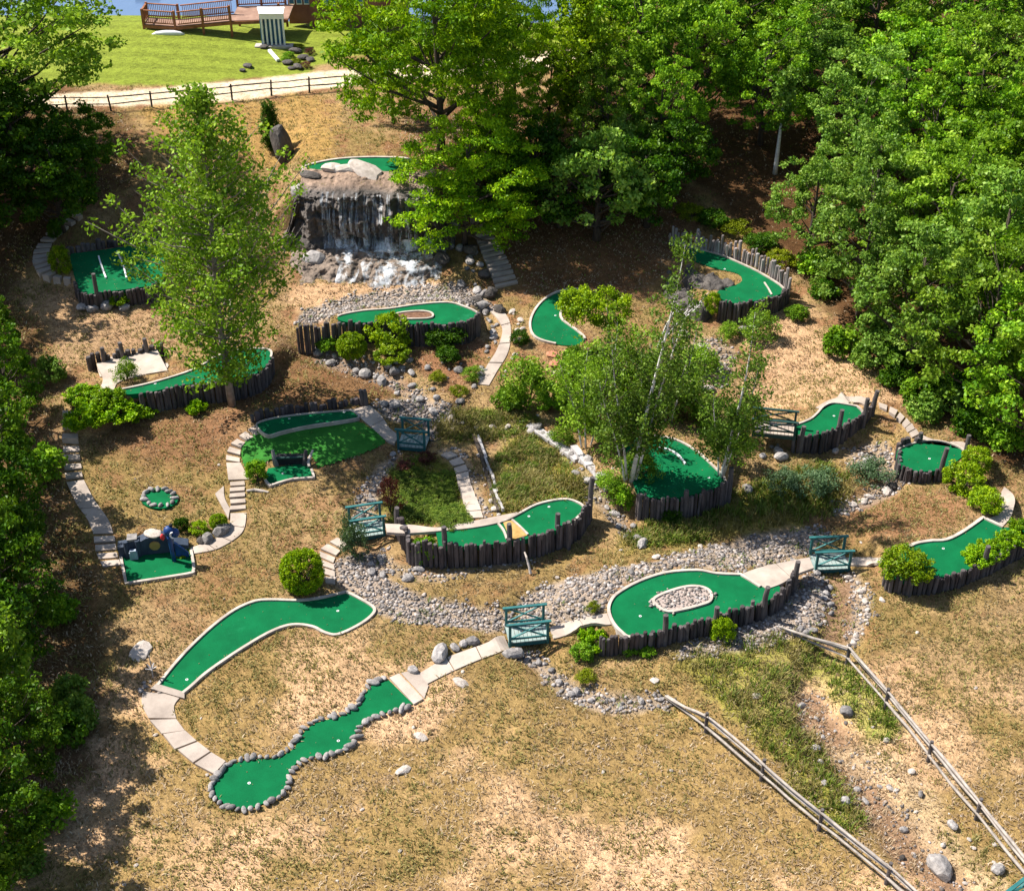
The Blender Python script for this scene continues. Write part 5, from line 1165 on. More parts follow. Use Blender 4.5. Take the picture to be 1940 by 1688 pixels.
def by_px(u, v, vtop, h0):
    """ground point and uniform scale so that a plant of height h0 reaches up to pixel row vtop"""
    p = G(u, v); z = z_at_y(vtop, p[1]); return p, max(.15, (z - p[2]) / h0)
# ---- woods on the right
PR = [broad(101, 8.5, 3.3, 'leaf_maple', 210, 62, .22, (.48, .48, .27), lump=.42), broad(102, 8.5, 3.0, 'leaf_oak', 220, 60, .20, (.42, .42, .26), lump=.4), broad(103, 8.5, 3.4, 'leaf_aspen', 190, 64, .21, (.5, .5, .24), lump=.45), broad(104, 8.5, 2.9, 'leaf_oak', 230, 58, .19, (.4, .4, .28), lump=.38), broad(105, 8.5, 3.1, 'leaf_maple', 220, 60, .20, (.46, .46, .24), lump=.45)]
WOOD = [
 (1955, 850, 560, 0, 'maple at the right edge, nearest the semicircular green and lime bushes'),
 (1845, 775, 480, 2, 'maple second from the right edge in the front row of the wood'),
 (1722, 700, 430, 1, 'grey green tree hanging over the bare slope, middle of the front row'),
 (1625, 610, 350, 1, 'grey green tree at the upper end of the bare slope, front row'),
 (1530, 490, 280, 3, 'pale green low tree right behind the tall log palisade'),
 (1990, 700, 380, 4, 'tree cut by the right edge, second row of the wood above the maples'),
 (1870, 640, 330, 1, 'grey green tree in the second row near the right edge'),
 (1755, 570, 290, 2, 'tree in the middle of the second row of the wood'),
 (1640, 480, 220, 3, 'tree in the second row left of the middle, above the bare slope'),
 (1985, 520, 230, 2, 'tree at the right edge in the third row of the wood'),
 (1860, 470, 190, 0, 'tree in the third row, second from the right edge'),
 (1740, 410, 150, 4, 'tree in the middle of the third row of the wood'),
 (1610, 370, 120, 1, 'tree in the third row with a thin pale trunk to its left'),
 (1965, 380, 90, 4, 'tree at the right edge in the fourth row of the wood'),
 (1835, 330, 60, 2, 'tree in the fourth row, second from the right edge'),
 (1700, 280, 20, 0, 'tree in the middle of the fourth row of the wood'),
 (1560, 260, 10, 3, 'tree at the left end of the fourth row of the wood'),
 (1440, 275, 30, 4, 'dark tree left of the thin pale trunk, above the dirt clearing'),
 (1935, 230, -60, 1, 'tree at the right edge in the fifth row of the wood'),
 (1790, 200, -80, 4, 'tree in the middle of the fifth row of the wood'),
 (1645, 180, -100, 2, 'tree left of the middle in the fifth row of the wood'),
 (1510, 170, -110, 0, 'tree at the left end of the fifth row of the wood'),
 (1385, 180, -70, 2, 'broad tree by the top edge above the dirt clearing'),
 (1890, 100, -180, 0, 'tree of the hindmost row, cut by the top edge near the right corner'),
 (1740, 85, -190, 3, 'tree of the hindmost row, cut by the top edge, second from the right'),
 (1590, 75, -200, 4, 'tree of the hindmost row, third from the right at the top edge'),
 (1440, 80, -200, 1, 'tree of the hindmost row, fourth from the right at the top edge'),
 (1300, 90, -150, 2, 'bright tree of the hindmost row near the lake gap')]
for i, (u, v, vt, k, l) in enumerate(WOOD):
    p, s = by_px(u, v, vt, 8.7); add_tree('broadleaf_tree', *PR[k], p, (s * 1.02, s * 1.02, s), random.uniform(0, 6.28), l, 'tree', 'broadleaf trees of the right wood')
sap = airy(130, 6, .9, 'leaf_oak', 30, 30, .2, .5, .45, .35, 'white_bark')
p, s = by_px(1468, 330, 130, 6); add_tree('slender_tree', *sap, p, s, .4, 'slender tree with a bare pale trunk at the edge of the dirt clearing', 'tree', None)
# undergrowth along the wood's edge
UG = [bushmesh(140, .8, .7, 'leaf_maple', 40, 46, .2, .3, .5, .3), bushmesh(141, .8, .6, 'leaf_oak', 40, 46, .17, .3, .5, .3), bushmesh(142, .7, .5, 'leaf_dark', 36, 46, .18, .3, .5, .3)]
for i, (u, v) in enumerate(((1590, 665), (1640, 690), (1690, 730), (1735, 765), (1790, 775), (1830, 815), (1880, 830), (1770, 740), (1700, 690), (1905, 850), (1660, 640), (1810, 750), (1850, 790), (1750, 790), (1560, 560), (1545, 520))):
    s = random.uniform(.7, 1.25); add_tree('undergrowth_bush', *UG[i % 3], G(u, v), (s, s, s * .9), random.uniform(0, 6.28), 'leafy low bush in the undergrowth along the edge of the right wood', 'bush', 'undergrowth bushes along the right wood', 'stems', 'foliage')
# ---- larch-like pair and the trees in the middle
L1 = broad(150, 11, 5.2, 'leaf_pine', 340, 92, .25, (.78, .78, .18), .58, .42, 'bark', 11, .88, .24, .3, .38, .42, 1.0); L2 = broad(151, 9, 4.4, 'leaf_pine', 260, 92, .24, (.72, .72, .17), .50, .45, 'bark', 10, .88, .2, .35, .4, .42, 1.0)
p, s = by_px(836, 300, -130, 11); add_tree('feathery_tree', *L1, p, (s * .86, s * .86, s), .3, 'tall bright feathery tree behind the waterfall, reaching the top edge', 'tree', 'feathery trees of the middle wood')
p, s = by_px(880, 468, 232, 9); add_tree('feathery_tree', *L2, p, (s * 1.0, s * 1.0, s), 1.9, 'lower layered feathery tree leaning over the right side of the waterfall', 'tree', 'feathery trees of the middle wood')
p, s = by_px(975, 215, -100, 11); add_tree('feathery_tree', *L1, p, (s * .55, s * .55, s), 2.2, 'smaller feathery tree right of the tall one, nearest the lake gap', 'tree', 'feathery trees of the middle wood')
for u, v, vt, q, m_, l in ((745, 235, 10, .62, L2, 'feathery tree left of the tall one, its crown touching the dirt road'), (905, 250, -40, .6, L1, 'feathery tree just right of the tall one, behind its crown'), (935, 360, 130, .62, L2, 'feathery tree in the shade behind the lower one'), (1040, 270, 60, .5, L2, 'feathery low tree below the lake gap')):
    p, s = by_px(u, v, vt, 11 if m_ is L1 else 9); add_tree('feathery_tree', *m_, p, (s * q, s * q, s), random.uniform(0, 6), l, 'tree', 'feathery trees of the middle wood')
for u, v, vt, k, l in ((1150, 200, -60, 0, 'tree at the top edge behind the bright full tree'), (1250, 330, 110, 4, 'leafy tree at the left rim of the dirt clearing, behind the dark ones'), (1345, 150, -110, 1, 'tree at the top edge right above the dirt clearing'), (1150, 330, 120, 2, 'bright tree behind the low trees of the middle wood'), (1220, 120, -150, 1, 'grey green tree cut by the top edge near the lake gap')):
    p, s = by_px(u, v, vt, 8.7); add_tree('broadleaf_tree', *PR[k], p, (s * .85, s * .85, s), random.uniform(0, 6), l, 'tree', 'trees of the middle wood')
a1 = airy(160, 9, 2.6, 'leaf_lime', 80, 40, .2, .4, .2, .42, 'bark')
p, s = by_px(1092, 290, -10, 9); add_tree('bright_tree', *a1, p, s * 1.02, .5, 'airy yellow green tree right of the feathery trees', 'tree', None)
p, s = by_px(1200, 240, -60, 8.7); add_tree('broadleaf_tree', *PR[2], p, (s * .9, s * .9, s), 2.5, 'bright full tree between the airy tree and the dirt clearing', 'tree', 'trees of the middle wood')
p, s = by_px(1295, 250, -40, 8.7); add_tree('broadleaf_tree', *PR[0], p, (s * .8, s * .8, s), 1.1, 'broad tree standing over the dirt clearing', 'tree', 'trees of the middle wood')
D1 = broad(170, 5, 2.3, 'leaf_dark', 90, 70, .2, (.5, .5, .25), .55, .45); D2 = broad(171, 5, 2.2, 'leaf_oak', 90, 66, .19, (.45, .45, .24), .55, .45)
for u, v, vt, k, l in ((1130, 455, 240, 1, 'grey green low tree above the crescent green'), (1060, 430, 270, 0, 'dark low tree in the shade between the feathery trees and crescent green'), (1225, 430, 260, 0, 'dark low tree left of the dirt clearing'), (1010, 380, 200, 0, 'dark tree in the shade right of the lower feathery tree'), (1180, 380, 220, 1, 'grey green tree behind the low tree above the crescent green'), (1280, 360, 215, 0, 'dark tree at the left rim of the dirt clearing'), (950, 440, 330, 0, 'small dark tree at the head of the shaded stone steps')):
    p, s = by_px(u, v, vt, 5.1); add_tree('low_tree', *(D1, D2)[k], p, (s * .95, s * .95, s), random.uniform(0, 6), l, 'tree', 'low trees of the middle wood')
# ---- aspen
A1_ = airy(180, 16, 5.0, 'leaf_aspen', 170, 34, .19, .34, .07, .5, 'twig', .85, .2, (-.012, 0), .35, .6)
p, s = by_px(440, 768, 140, 16.3); add_tree('aspen_tree', *A1_, p, s, 1.2, 'tall airy aspen rising in front of the dirt road and lawn', 'tree', None)
# ---- birches
def birch_clump(seed, stems, leaf='leaf_birch', n=17):
    r = np.random.default_rng(seed); tm = MB(); V = []; tm2 = MB()
    C = []; var = []
    for (lx, ly, h, r0, x, y) in stems:
        tf = trunkfn(h, (lx, ly), .18, int(h * 100) + seed); fs = np.linspace(0, .98, 9); tm.tube([(tf(f)[0] + x, tf(f)[1] + y, tf(f)[2]) for f in fs], [r0 * (1.05 - f) for f in fs], 7)
        for i in range(int(h * 6.5)):
            f = .14 + .84 * (i + r.random()) / (h * 6.5); b_ = np.array(tf(f)) + np.array([x, y, 0]); L = (1.5 - .9 * f) * (.5 + .7 * r.random()); a = r.random() * 6.28
            tip = b_ + np.array([math.cos(a) * L, math.sin(a) * L, L * (.5 + .5 * r.random())]); tm.cur = 1; tm.tube([b_, (b_ + tip) / 2 + r.normal(size=3) * .05, tip], [.02, .012, .005], 4, False); tm.cur = 0; v = r.random()
            for s in (.4, .65, .85, 1.0):
                if r.random() < (.9 if f < .5 else .42): C.append(b_ + (tip - b_) * s + r.normal(size=3) * .1); var.append(np.clip(v * .5 + r.random() * .5, 0, 1))
    return tm.mesh('trunk', [M['white_bark'], M['bark']], True), leaf_cloud('crown', C, n, (.3, .3, .24), .14, M[leaf], r, .65, .3, np.array(var))
def by_top(u, v, vt): p = G(u, v); return p, z_at_y(vt, p[1]) - p[2]
p, h = by_top(1196, 912, 452)
b1 = birch_clump(190, [(.125, -.02, h, .11, 0, 0), (.2, .06, h * .78, .07, .2, .1), (-.12, .03, h * .62, .06, -.2, .1), (-.22, -.02, h * .45, .05, -.3, 0), (.04, .1, h * .55, .05, .1, .2)])
add_tree('birch_tree', *b1, p, 1, 0, 'tallest white stemmed birch, rising left of the shaded oval green', 'tree', 'birch trees')
p, h = by_top(1366, 905, 590)
b2 = birch_clump(191, [(.1, .02, h, .085, 0, 0), (.2, .05, h * .7, .05, .1, .1), (-.1, .05, h * .6, .05, -.1, .1), (.02, -.1, h * .45, .04, 0, -.1)])
add_tree('birch_tree', *b2, p, 1, 0, 'slim birch at the right end of the shaded oval green', 'tree', 'birch trees')
p, h = by_top(1165, 770, 600)
b3 = birch_clump(192, [(-.05, 0, h, .06, 0, 0), (.22, .05, h * .85, .05, .2, .1), (-.22, .03, h * .7, .05, -.2, .1), (.1, -.1, h * .6, .04, .3, 0), (.3, 0, h * .6, .04, .4, .1)], 'leaf_aspen', 15)
add_tree('birch_tree', *b3, p, 1, 0, 'bushy young birch below the ball shaped tree', 'tree', 'birch trees')
p, h = by_top(1260, 800, 590)
b4 = birch_clump(193, [(.02, 0, h, .06, 0, 0), (.25, .05, h * .8, .05, .2, .1), (-.15, .03, h * .7, .05, -.2, .1), (.12, -.08, h * .6, .04, .3, 0)], 'leaf_birch', 15)
add_tree('birch_tree', *b4, p, 1, 0, 'young many stemmed birch behind the shaded oval green', 'tree', 'birch trees')
p, h = by_top(1110, 850, 650)
b5 = birch_clump(194, [(-.04, 0, h, .05, 0, 0), (.2, .05, h * .8, .04, .2, .1), (-.2, .03, h * .8, .05, -.2, .1)], 'leaf_aspen', 15)
add_tree('birch_tree', *b5, p, 1, 0, 'green young birch overhanging the stony chute', 'tree', 'birch trees')
# bare pale branches to the right of the tall birch
p = G(1245, 660); mb = MB(); r = random.Random(3)
for (u, v) in ((1320, 530), (1300, 525), (1336, 545), (1283, 560)):
    q = Vector((at_z(u, v, p[2] + 2.6)[0] - p[0], r.uniform(-.2, .6), 2.2 + r.random() * 1.0)); mb.tube([(0, 0, 0), q * .45 + Vector((0, 0, .25)), q * .8, q], [.06, .045, .03, .012], 6)
    for k in range(3): a = q * r.uniform(.4, .8); mb.tube([a, a + Vector((r.uniform(-.5, .5), r.uniform(-.3, .3), r.uniform(.2, .7)))], [.02, .006], 4)
o = build(mb, 'dead_branches', M['white_bark']); o.location = p; tag(o, 'bare pale dead branches in front of the dark rock bank', 'branches')
# ball tree
p, h = by_top(1152, 672, 546); mb = MB(); mb.tube([(0, 0, 0), (0, 0, h * .5), (-.2, .1, h * .75)], [.08, .06, .04], 7); mb.tube([(0, 0, h * .4), (-.5, 0, h * .7)], [.05, .03], 6)
r = np.random.default_rng(7); Cb = crown_pts(110, 1.65, 1.4, 1.15, h - 1.15, r, 5, .7, -.5, .15); Cb[:, 0] -= .75
add_tree('ball_tree', mb.mesh('trunk', M['twig'], True), leaf_cloud('crown', Cb, 80, .28, .13, M['leaf_lime'], r), p, 1, 0, 'ball shaped yellow green tree on a thin trunk inside the crescent green', 'tree', None)
# ---- left woods
TLp = G(-15, 335); hz = 14.5
r = np.random.default_rng(200); tlt = broad(201, 14.5, 6.2, 'leaf_aspen', 210, 95, .27, (1.0, 1.0, .26), .66, .30, 'bark', 9, .85, .3, .4)
p, s = by_px(20, 335, -120, 14.5); add_tree('spreading_tree', *tlt, p, (s * 1.15, s * 1.15, s), 2.0, 'wide spreading tree at the top left corner, overhanging the road', 'tree', None)
DK = [broad(210, 7, 2.8, 'leaf_dark', 120, 80, .22, (.55, .55, .26), .52, .46), broad(211, 7, 2.6, 'leaf_mid', 120, 80, .22, (.5, .5, .26), .52, .46)]
for u, v, vt, k, l in ((-170, 420, 20, 1, 'tall dark tree just outside the left edge, shading the curved stone steps'), (-140, 560, 250, 1, 'dark tree just outside the left edge, shading the bare slope'), (120, 440, 240, 0, 'dark low tree in the shade behind the curved stone steps'), (60, 400, 150, 0, 'dark tree in the shade below the spreading tree'), (165, 345, 200, 0, 'small dark tree nearest the fence by the road'), (-60, 480, 230, 0, 'dark tree cut by the left edge, above the curved stone steps'), (20, 330, 120, 0, 'dark tree close behind the shaded tree at the left edge')):
    p, s = by_px(u, v, vt, 7.1); add_tree('dark_tree', *DK[k], p, s, random.uniform(0, 6), l, 'tree', 'dark trees at the upper left')
for u, v, vt, k, l in ((-5, 690, 540, 1, 'bright bushy tree cut by the left edge, beside the concrete tee pad'), (25, 800, 610, 1, 'bushy tree at the left edge above the straight steps'), (0, 960, 720, 1, 'green tree at the left edge beside the top of the straight steps'), (15, 1085, 850, 0, 'full dark green tree beside the shaded concrete path'), (-40, 1180, 920, 1, 'green tree cut by the left edge beside the shaded steps'), (40, 1240, 1010, 0, 'dark tree overhanging the lawn left of the obstacle green'), (-30, 1370, 1100, 0, 'dark tree behind the slender sapling at the left edge'), (0, 1670, 1450, 1, 'lowest tree at the left edge, near the bottom corner'), (50, 1490, 1310, 1, 'leafy tree at the left edge level with the winding green'), (-60, 1560, 1300, 0, 'dark tree cut by the left edge, above the bottom corner'), (-70, 1750, 1480, 1, 'tree in the bottom left corner, mostly outside the picture')):
    p, s = by_px(u, v, vt, 7.1); add_tree('bushy_tree', *DK[k], p, (s * .85, s * .85, s), random.uniform(0, 6), l, 'tree', 'trees along the left edge')
p, s = by_px(62, 1400, 1165, 6); sp2 = airy(215, 6, .9, 'leaf_aspen', 40, 32, .17, .35, .1, .28, 'twig', 1.1, .06)
add_tree('sapling', *sp2, p, s, 0, 'slender bright sapling standing out in front of the left trees', 'sapling', None)
for i, (u, v) in enumerate(((120, 1400), (150, 1370), (100, 1560), (60, 1640), (110, 1180), (95, 720), (90, 900), (130, 1330))):
    s = random.uniform(.7, 1.1); add_tree('undergrowth_bush', *UG[i % 2], G(u, v), s, random.uniform(0, 6.28), 'leafy low bush at the foot of the trees along the left edge', 'bush', 'undergrowth bushes along the left trees', 'stems', 'foliage')
# ---- shrubs of the course
B_round = bushmesh(220, 1.0, .88, 'leaf_lime', 330, 46, .10, .15, .86, .02, .86, .5, -.85)
B_thuja = bushmesh(221, 1.0, .75, 'leaf_lime', 80, 70, .13, .26, .65, .3)
B_green = bushmesh(222, 1.0, .8, 'leaf_maple', 70, 60, .15, .28, .55, .3)
B_bed = bushmesh(230, 1.0, .7, 'leaf_bed', 70, 50, .13, .3, .5, .4)
B_dark = bushmesh(223, 1.0, .8, 'leaf_dark', 80, 60, .13, .26, .6, .2)
B_wild = bushmesh(224, 1.0, .9, 'leaf_aspen', 75, 42, .12, .3, .4, .4)
B_sage = bushmesh(225, 1.0, .8, 'leaf_sage', 70, 46, .11, .3, .4, .35)
B_red = bushmesh(226, 1.0, .9, 'leaf_red', 55, 40, .13, .3, .4, .35)
B_jun = bushmesh(227, 1.0, .5, 'leaf_pine', 80, 60, .16, .26, .5, .4)
B_yel = bushmesh(228, 1.0, .6, 'leaf_yellow', 60, 55, .12, .28, .5, .3)
def bush(u, v, wpx, hpx, kind, label, group=None, name='bush', h0=1.75, cat='bush'):
    p = G(u, v); k = scale_at(p); s = wpx / 2 / k; elev = math.atan2(CAMH - p[2], p[1])
    hz_ = max(.25, (hpx / k - s * .9 * math.sin(elev)) / math.cos(elev)) / h0
    return add_tree(name, *kind, p, (s / 1.15, s / 1.15, hz_), random.uniform(0, 6.28), label, cat, group, 'stems', 'foliage')
bush(575, 1115, 92, 92, B_round, 'clipped round bright green bush at the upper edge of the long green', name='round_bush')
bush(1712, 1092, 96, 76, B_thuja, 'large lime green bush behind the post of the right log wall', name='lime_bush')
for a in ((1826, 925, 84, 70, 'largest of three lime bushes beside the semicircular green'), (1850, 885, 60, 54, 'upper lime bush of three, nearest the wood'), (1862, 965, 66, 58, 'lowest of three lime bushes, beside the curved path')): bush(*a[:4], B_thuja, a[4], 'lime bushes beside the semicircular green', 'lime_bush')
for i, (u, v) in enumerate(((1850, 1062), (1880, 1048), (1912, 1030), (1938, 1010))): bush(u, v, 58, 44, B_jun, ('low juniper at the lower end of the planter at the right edge', 'second juniper from the lower end of the planter at the right edge', 'third juniper from the lower end of the planter', 'uppermost juniper in the planter, cut by the right edge')[i], 'junipers in the right planter', 'juniper')
for a in ((668, 676, 62, 56, 'dark green rounded bush at the left of the bed below the waterfall green', B_round), (738, 650, 84, 76, 'large lime bush covering the wall below the waterfall green', B_thuja), (742, 682, 66, 48, 'lower lime bush in front of the large one below the waterfall green', B_thuja), (845, 650, 80, 56, 'dark leafy bush in front of the waterfall green wall, right of the lime bush', B_dark), (849, 684, 52, 40, 'dark blue green dwarf conifer in the bark mulch', B_dark), (625, 660, 46, 34, 'low green bush at the left end of the bed below the waterfall green', B_green), (830, 720, 36, 28, 'small brownish bush on the mulch below the dwarf conifer', B_yel)): bush(*a[:4], a[5], a[4])
for a in ((165, 805, 78, 70, 'left lobe of the spreading juniper beside the straight steps'), (215, 790, 90, 62, 'middle of the spreading juniper below the tee pad'), (262, 785, 70, 46, 'right lobe of the spreading juniper by the dark log wall'), (155, 755, 66, 44, 'upper left lobe of the spreading juniper'), (205, 760, 60, 44, 'upper lobe of the spreading juniper at the tee corner')): bush(*a[:4], B_jun, a[4], 'spreading junipers by the straight steps', 'juniper')
bush(240, 722, 50, 48, B_wild, 'airy light green shrub growing in front of the tee pad'); bush(373, 780, 38, 38, B_jun, 'single small juniper in front of the dark log wall', None, 'juniper')
bush(118, 515, 42, 62, B_thuja, 'lime green bush inside the curve of the stone steps', None, 'lime_bush'); bush(106, 452, 32, 44, B_dark, 'dark bush in shade above the lime bush by the curved steps'); bush(222, 572, 50, 36, B_jun, 'low green juniper in front of the square green wall', None, 'juniper')
bush(490, 910, 44, 52, B_green, 'green bush at the left corner of the small square green')
bush(378, 1008, 36, 30, B_thuja, 'small yellow green bush nearest the blue post', 'two bushes above the edging boulders'); bush(415, 1000, 38, 34, B_round, 'small round bush at the bend of the path', 'two bushes above the edging boulders'); bush(345, 1005, 30, 34, B_dark, 'small dark bush right behind the blue post'); bush(346, 1050, 30, 18, B_jun, 'tiny green plant in the box at the foot of the blue post')
bush(672, 1050, 60, 86, B_sage, 'pale airy shrub in front of the left footbridge'); bush(812, 1062, 62, 62, B_green, 'dark green shrub at the left end of the curved log wall')
bush(1126, 1222, 60, 56, B_jun, 'juniper at the left end of the low log wall', None, 'juniper'); bush(1106, 1248, 50, 40, B_green, 'green bush below the juniper at the low log wall'); bush(1112, 1286, 42, 30, B_yel, 'small yellow green tuft bush below the low log wall'); bush(1367, 1212, 48, 58, B_thuja, 'upright lime bush against the low log wall', None, 'lime_bush'); bush(1122, 1158, 28, 30, B_yel, 'small grassy bush at the left tip of the gravel bed'); bush(1190, 1236, 40, 26, B_green, 'low green plant at the foot of the low log wall, left part'); bush(1230, 1240, 36, 24, B_green, 'low green plant at the foot of the low log wall, middle')
bush(1350, 590, 34, 46, B_thuja, 'small upright lime bush at the left end of the hooked green wall', None, 'lime_bush'); bush(1510, 600, 46, 34, B_green, 'leafy bush at the right foot of the hooked green wall'); bush(1440, 640, 70, 66, B_wild, 'leafy light shrub below the hooked green wall'); bush(1380, 640, 50, 36, B_wild, 'small shrub left of the white square rock')
for i, (u, v) in enumerate(((1310, 412), (1350, 425), (1395, 440), (1440, 470), (1480, 500))): bush(u, v, 64, 40, (B_yel, B_dark)[i % 2], ('yellow green bush behind the left end of the tall palisade', 'dark bush second from the left behind the tall palisade', 'yellow green bush behind the middle of the tall palisade', 'dark bush near the right end of the tall palisade', 'yellow bush behind the right end of the tall palisade')[i], 'bushes behind the tall palisade')
bush(985, 650, 40, 34, B_dark, 'dark shrub squeezed between the crescent green and the waterfall path'); bush(895, 715, 44, 30, B_wild, 'low light shrub left of the waterfall path'); bush(870, 745, 40, 26, B_yel, 'low yellowish shrub at the lower end of the waterfall path')
bush(1000, 770, 96, 116, bushmesh(229, 1.0, 1.2, 'leaf_aspen', 90, 44, .13, .3, .45, .35), 'large light green willow bush right of the pale concrete channel', None, 'willow_bush', 2.3); bush(965, 765, 70, 50, B_green, 'bright bush at the foot of the willow bush, left side'); bush(1040, 770, 70, 56, B_green, 'bright bush at the foot of the willow bush, right side'); bush(1090, 690, 60, 44, B_dark, 'dark bush below the crescent green'); bush(1140, 700, 70, 56, B_dark, 'dark bush under the ball shaped tree')
for a in ((1100, 800, 80, 70, 'shrub left of the birches above the stony chute'), (1150, 850, 70, 80, 'shrub at the foot of the tallest birch, left side'), (1215, 900, 80, 60, 'shrub at the foot of the tallest birch, over the green'), (1280, 780, 100, 76, 'shrub behind the oval green, in the middle of the thicket'), (1210, 790, 90, 80, 'shrub in the thicket between the two larger birches'), (1340, 800, 70, 60, 'shrub behind the slim birch'), (1390, 870, 70, 70, 'shrub at the foot of the slim birch, right side'), (1240, 720, 80, 60, 'shrub at the upper end of the birch thicket'), (1060, 840, 50, 40, 'shrub beside the meadow at the chute'), (1090, 740, 90, 80, 'shrub between the willow bush and the young birch'), (1150, 930, 60, 50, 'shrub below the chute, left of the birch green wall'), (1320, 700, 80, 60, 'shrub on the rocky slope above the oval green'), (1420, 800, 70, 60, 'shrub above the dark footbridge'), (1300, 760, 90, 80, 'shrub just behind the oval green kerb'), (1120, 760, 90, 80, 'shrub in the left part of the birch thicket')): bush(*a[:4], B_wild, a[4], 'shrubs of the birch thicket')
bush(1270, 985, 44, 40, B_dark, 'dark plant at the foot of the birch green wall'); bush(1180, 960, 60, 60, B_green, 'leafy bush at the left end of the birch green wall')
for a in ((1540, 930, 90, 66, 'green shrub in the reeds right of the birch green wall'), (1480, 925, 70, 56, 'brown green shrub in the reeds'), (1650, 905, 80, 50, 'pale shrub at the bend of the stream')): bush(*a[:4], B_sage, a[4], 'shrubs of the reed bed')
bush(740, 970, 46, 70, B_red, 'purple leaved shrub at the left edge of the planted bed', None, 'purple_shrub'); bush(812, 874, 40, 26, B_red, 'purple leaved shrub below the turf mound footbridge', None, 'purple_shrub'); bush(770, 890, 36, 22, B_red, 'smaller purple shrub at the top left of the planted bed', None, 'purple_shrub')
for i, (u, v) in enumerate(((790, 930), (830, 945), (800, 970), (850, 975), (780, 905), (840, 915), (770, 955), (862, 990))): bush(u, v, 66, 24, B_bed, 'low green ground shrub in the planted bed beside the curved steps', 'ground shrubs of the planted bed')
for i, (u, v) in enumerate(((960, 870), (1000, 850), (970, 910), (1000, 890), (950, 930), (985, 935), (1030, 860))): bush(u, v, 44, 20, B_bed, 'low green clump in the meadow beside the stony chute', 'green clumps of the meadow')
p, s = by_px(514, 285, 200, 3); cl = tiered(235, 3, .42, 'leaf_dark', 22, 8, 40, .11, .02, .5, .14, cl=.17, powr=.55); add_tree('column_conifer', *cl, p, (s, s, s), 0, 'narrow dark column conifer on the brown slope', 'conifer', None)
rock(538, 306, 30, 'dark craggy rock beside the column conifer', None, [rockmesh('craggy_rock', 131, M['darkrock'], .8, 3, 26)], zs=2.3, xs=.75)
for i, (u, v) in enumerate(((548, 108), (566, 92), (588, 104), (540, 118), (560, 120), (580, 130))): bush(u, v, 22, 14, (B_green, B_yel, B_red)[i % 3], ('green plant beside the white pole', 'yellow plant behind the slate rocks', 'orange red plant on the planted bank', 'green plant at the lower end of the white pole', 'yellow plant lowest on the planted bank', 'reddish plant by the road edge of the bank')[i], 'plants of the planted bank')

# ------------------------------------------------------------------ grass
def blades(name, XY, per, h, mat, seed, lean=.7, w=.03, spread=.09):
    r = np.random.default_rng(seed); n = len(XY); rep = np.repeat(np.arange(n), per); T = len(rep)
    base = XY[rep] + r.normal(size=(T, 2)) * spread; a = r.random(T) * 6.28; H = h[0] + (h[1] - h[0]) * r.random(T)
    ln = lean * (.3 + r.random(T)); d = np.stack([np.cos(a), np.sin(a)], 1); s = np.stack([-d[:, 1], d[:, 0]], 1) * (w * (.6 + .8 * r.random(T)))[:, None]
    z = Hv(base[:, 0], base[:, 1]) - .01
    b0 = np.concatenate([base - s, z[:, None]], 1); b1 = np.concatenate([base + s, z[:, None]], 1)
    mid = np.concatenate([base + d * (H * ln * .45)[:, None], (z + H * .62)[:, None]], 1); tip = np.concatenate([base + d * (H * ln * 1.1)[:, None], (z + H * (1 - .35 * np.minimum(ln, 1)))[:, None]], 1)
    V = np.stack([b0, b1, mid + np.concatenate([s * .7, np.zeros((T, 1))], 1), tip, mid - np.concatenate([s * .7, np.zeros((T, 1))], 1)], 1).reshape(-1, 3)
    k = np.arange(T)[:, None] * 5; F_ = np.concatenate([k + np.array([[0, 1, 2]]), k + np.array([[0, 2, 4]]), k + np.array([[4, 2, 3]])], 0)
    cv = np.repeat(r.random(n), per) * .55 + r.random(T) * .45
    o = link(name, npmesh(name, V, F_, mat, np.repeat(cv, 5))); o['kind'] = 'stuff'; print(name, T); return o
r = np.random.default_rng(77)
def free(q, m=.1):
    keep = np.ones(len(q), bool)
    for g in GREENS.values(): keep &= signed(q[:, 0], q[:, 1], g['poly']) > m
    for pp in PATHS: keep &= signed(q[:, 0], q[:, 1], pp) > .07
    return q[keep]
# points spread evenly over what the picture sees of the ground, none in the gravel or on greens
q = np.stack([r.uniform(-28, 30, 112000), r.uniform(22, 90, 112000)], 1); q = q[np.abs(q[:, 0]) < (q[:, 1] * .36 + 11)]
q = free(q)
dens = fbm(q[:, 0] * .5, q[:, 1] * .5, 61, 4); keep = np.ones(len(q), bool)
for poly, _ in GP: keep &= signed(q[:, 0], q[:, 1], poly) > .1
for key in ('streambed', 'forest', 'centrewood', 'road', 'lawn'): keep &= signed(q[:, 0], q[:, 1], REG[key]) > .1
q = q[keep]; dens = dens[keep]; far = r.random(len(q)) < np.clip(1.7 - q[:, 1] / 60, .35, 1)
q = q[far]; dens = dens[far]
oliv = (dens + r.normal(size=len(dens)) * .07 + sstep((q[:, 1] - 33) / 9) * .09) > .56
yy = q[:, 1] + r.normal(size=len(q)) * 2.2 + (fbm(q[:, 0] * .3, q[:, 1] * .3, 88, 3) - .5) * 10
A_ = ~oliv & (yy < 36.5); B_ = ~oliv & (yy >= 36.5) & (yy < 53); C_ = ~oliv & (yy >= 53)
blades('dry_grass', q[A_], 4, (.05, .16), M['blade_dry'], 1, 1.3, .02, .1)
blades('brown_grass', q[B_], 4, (.05, .15), M['blade_mid'], 41, 1.3, .02, .1)
blades('rusty_grass', q[C_], 4, (.05, .15), M['blade_rust'], 42, 1.3, .02, .1)
blades('olive_grass', q[oliv], 5, (.06, .18), M['blade_olive'], 2, 1.1, .02, .1)
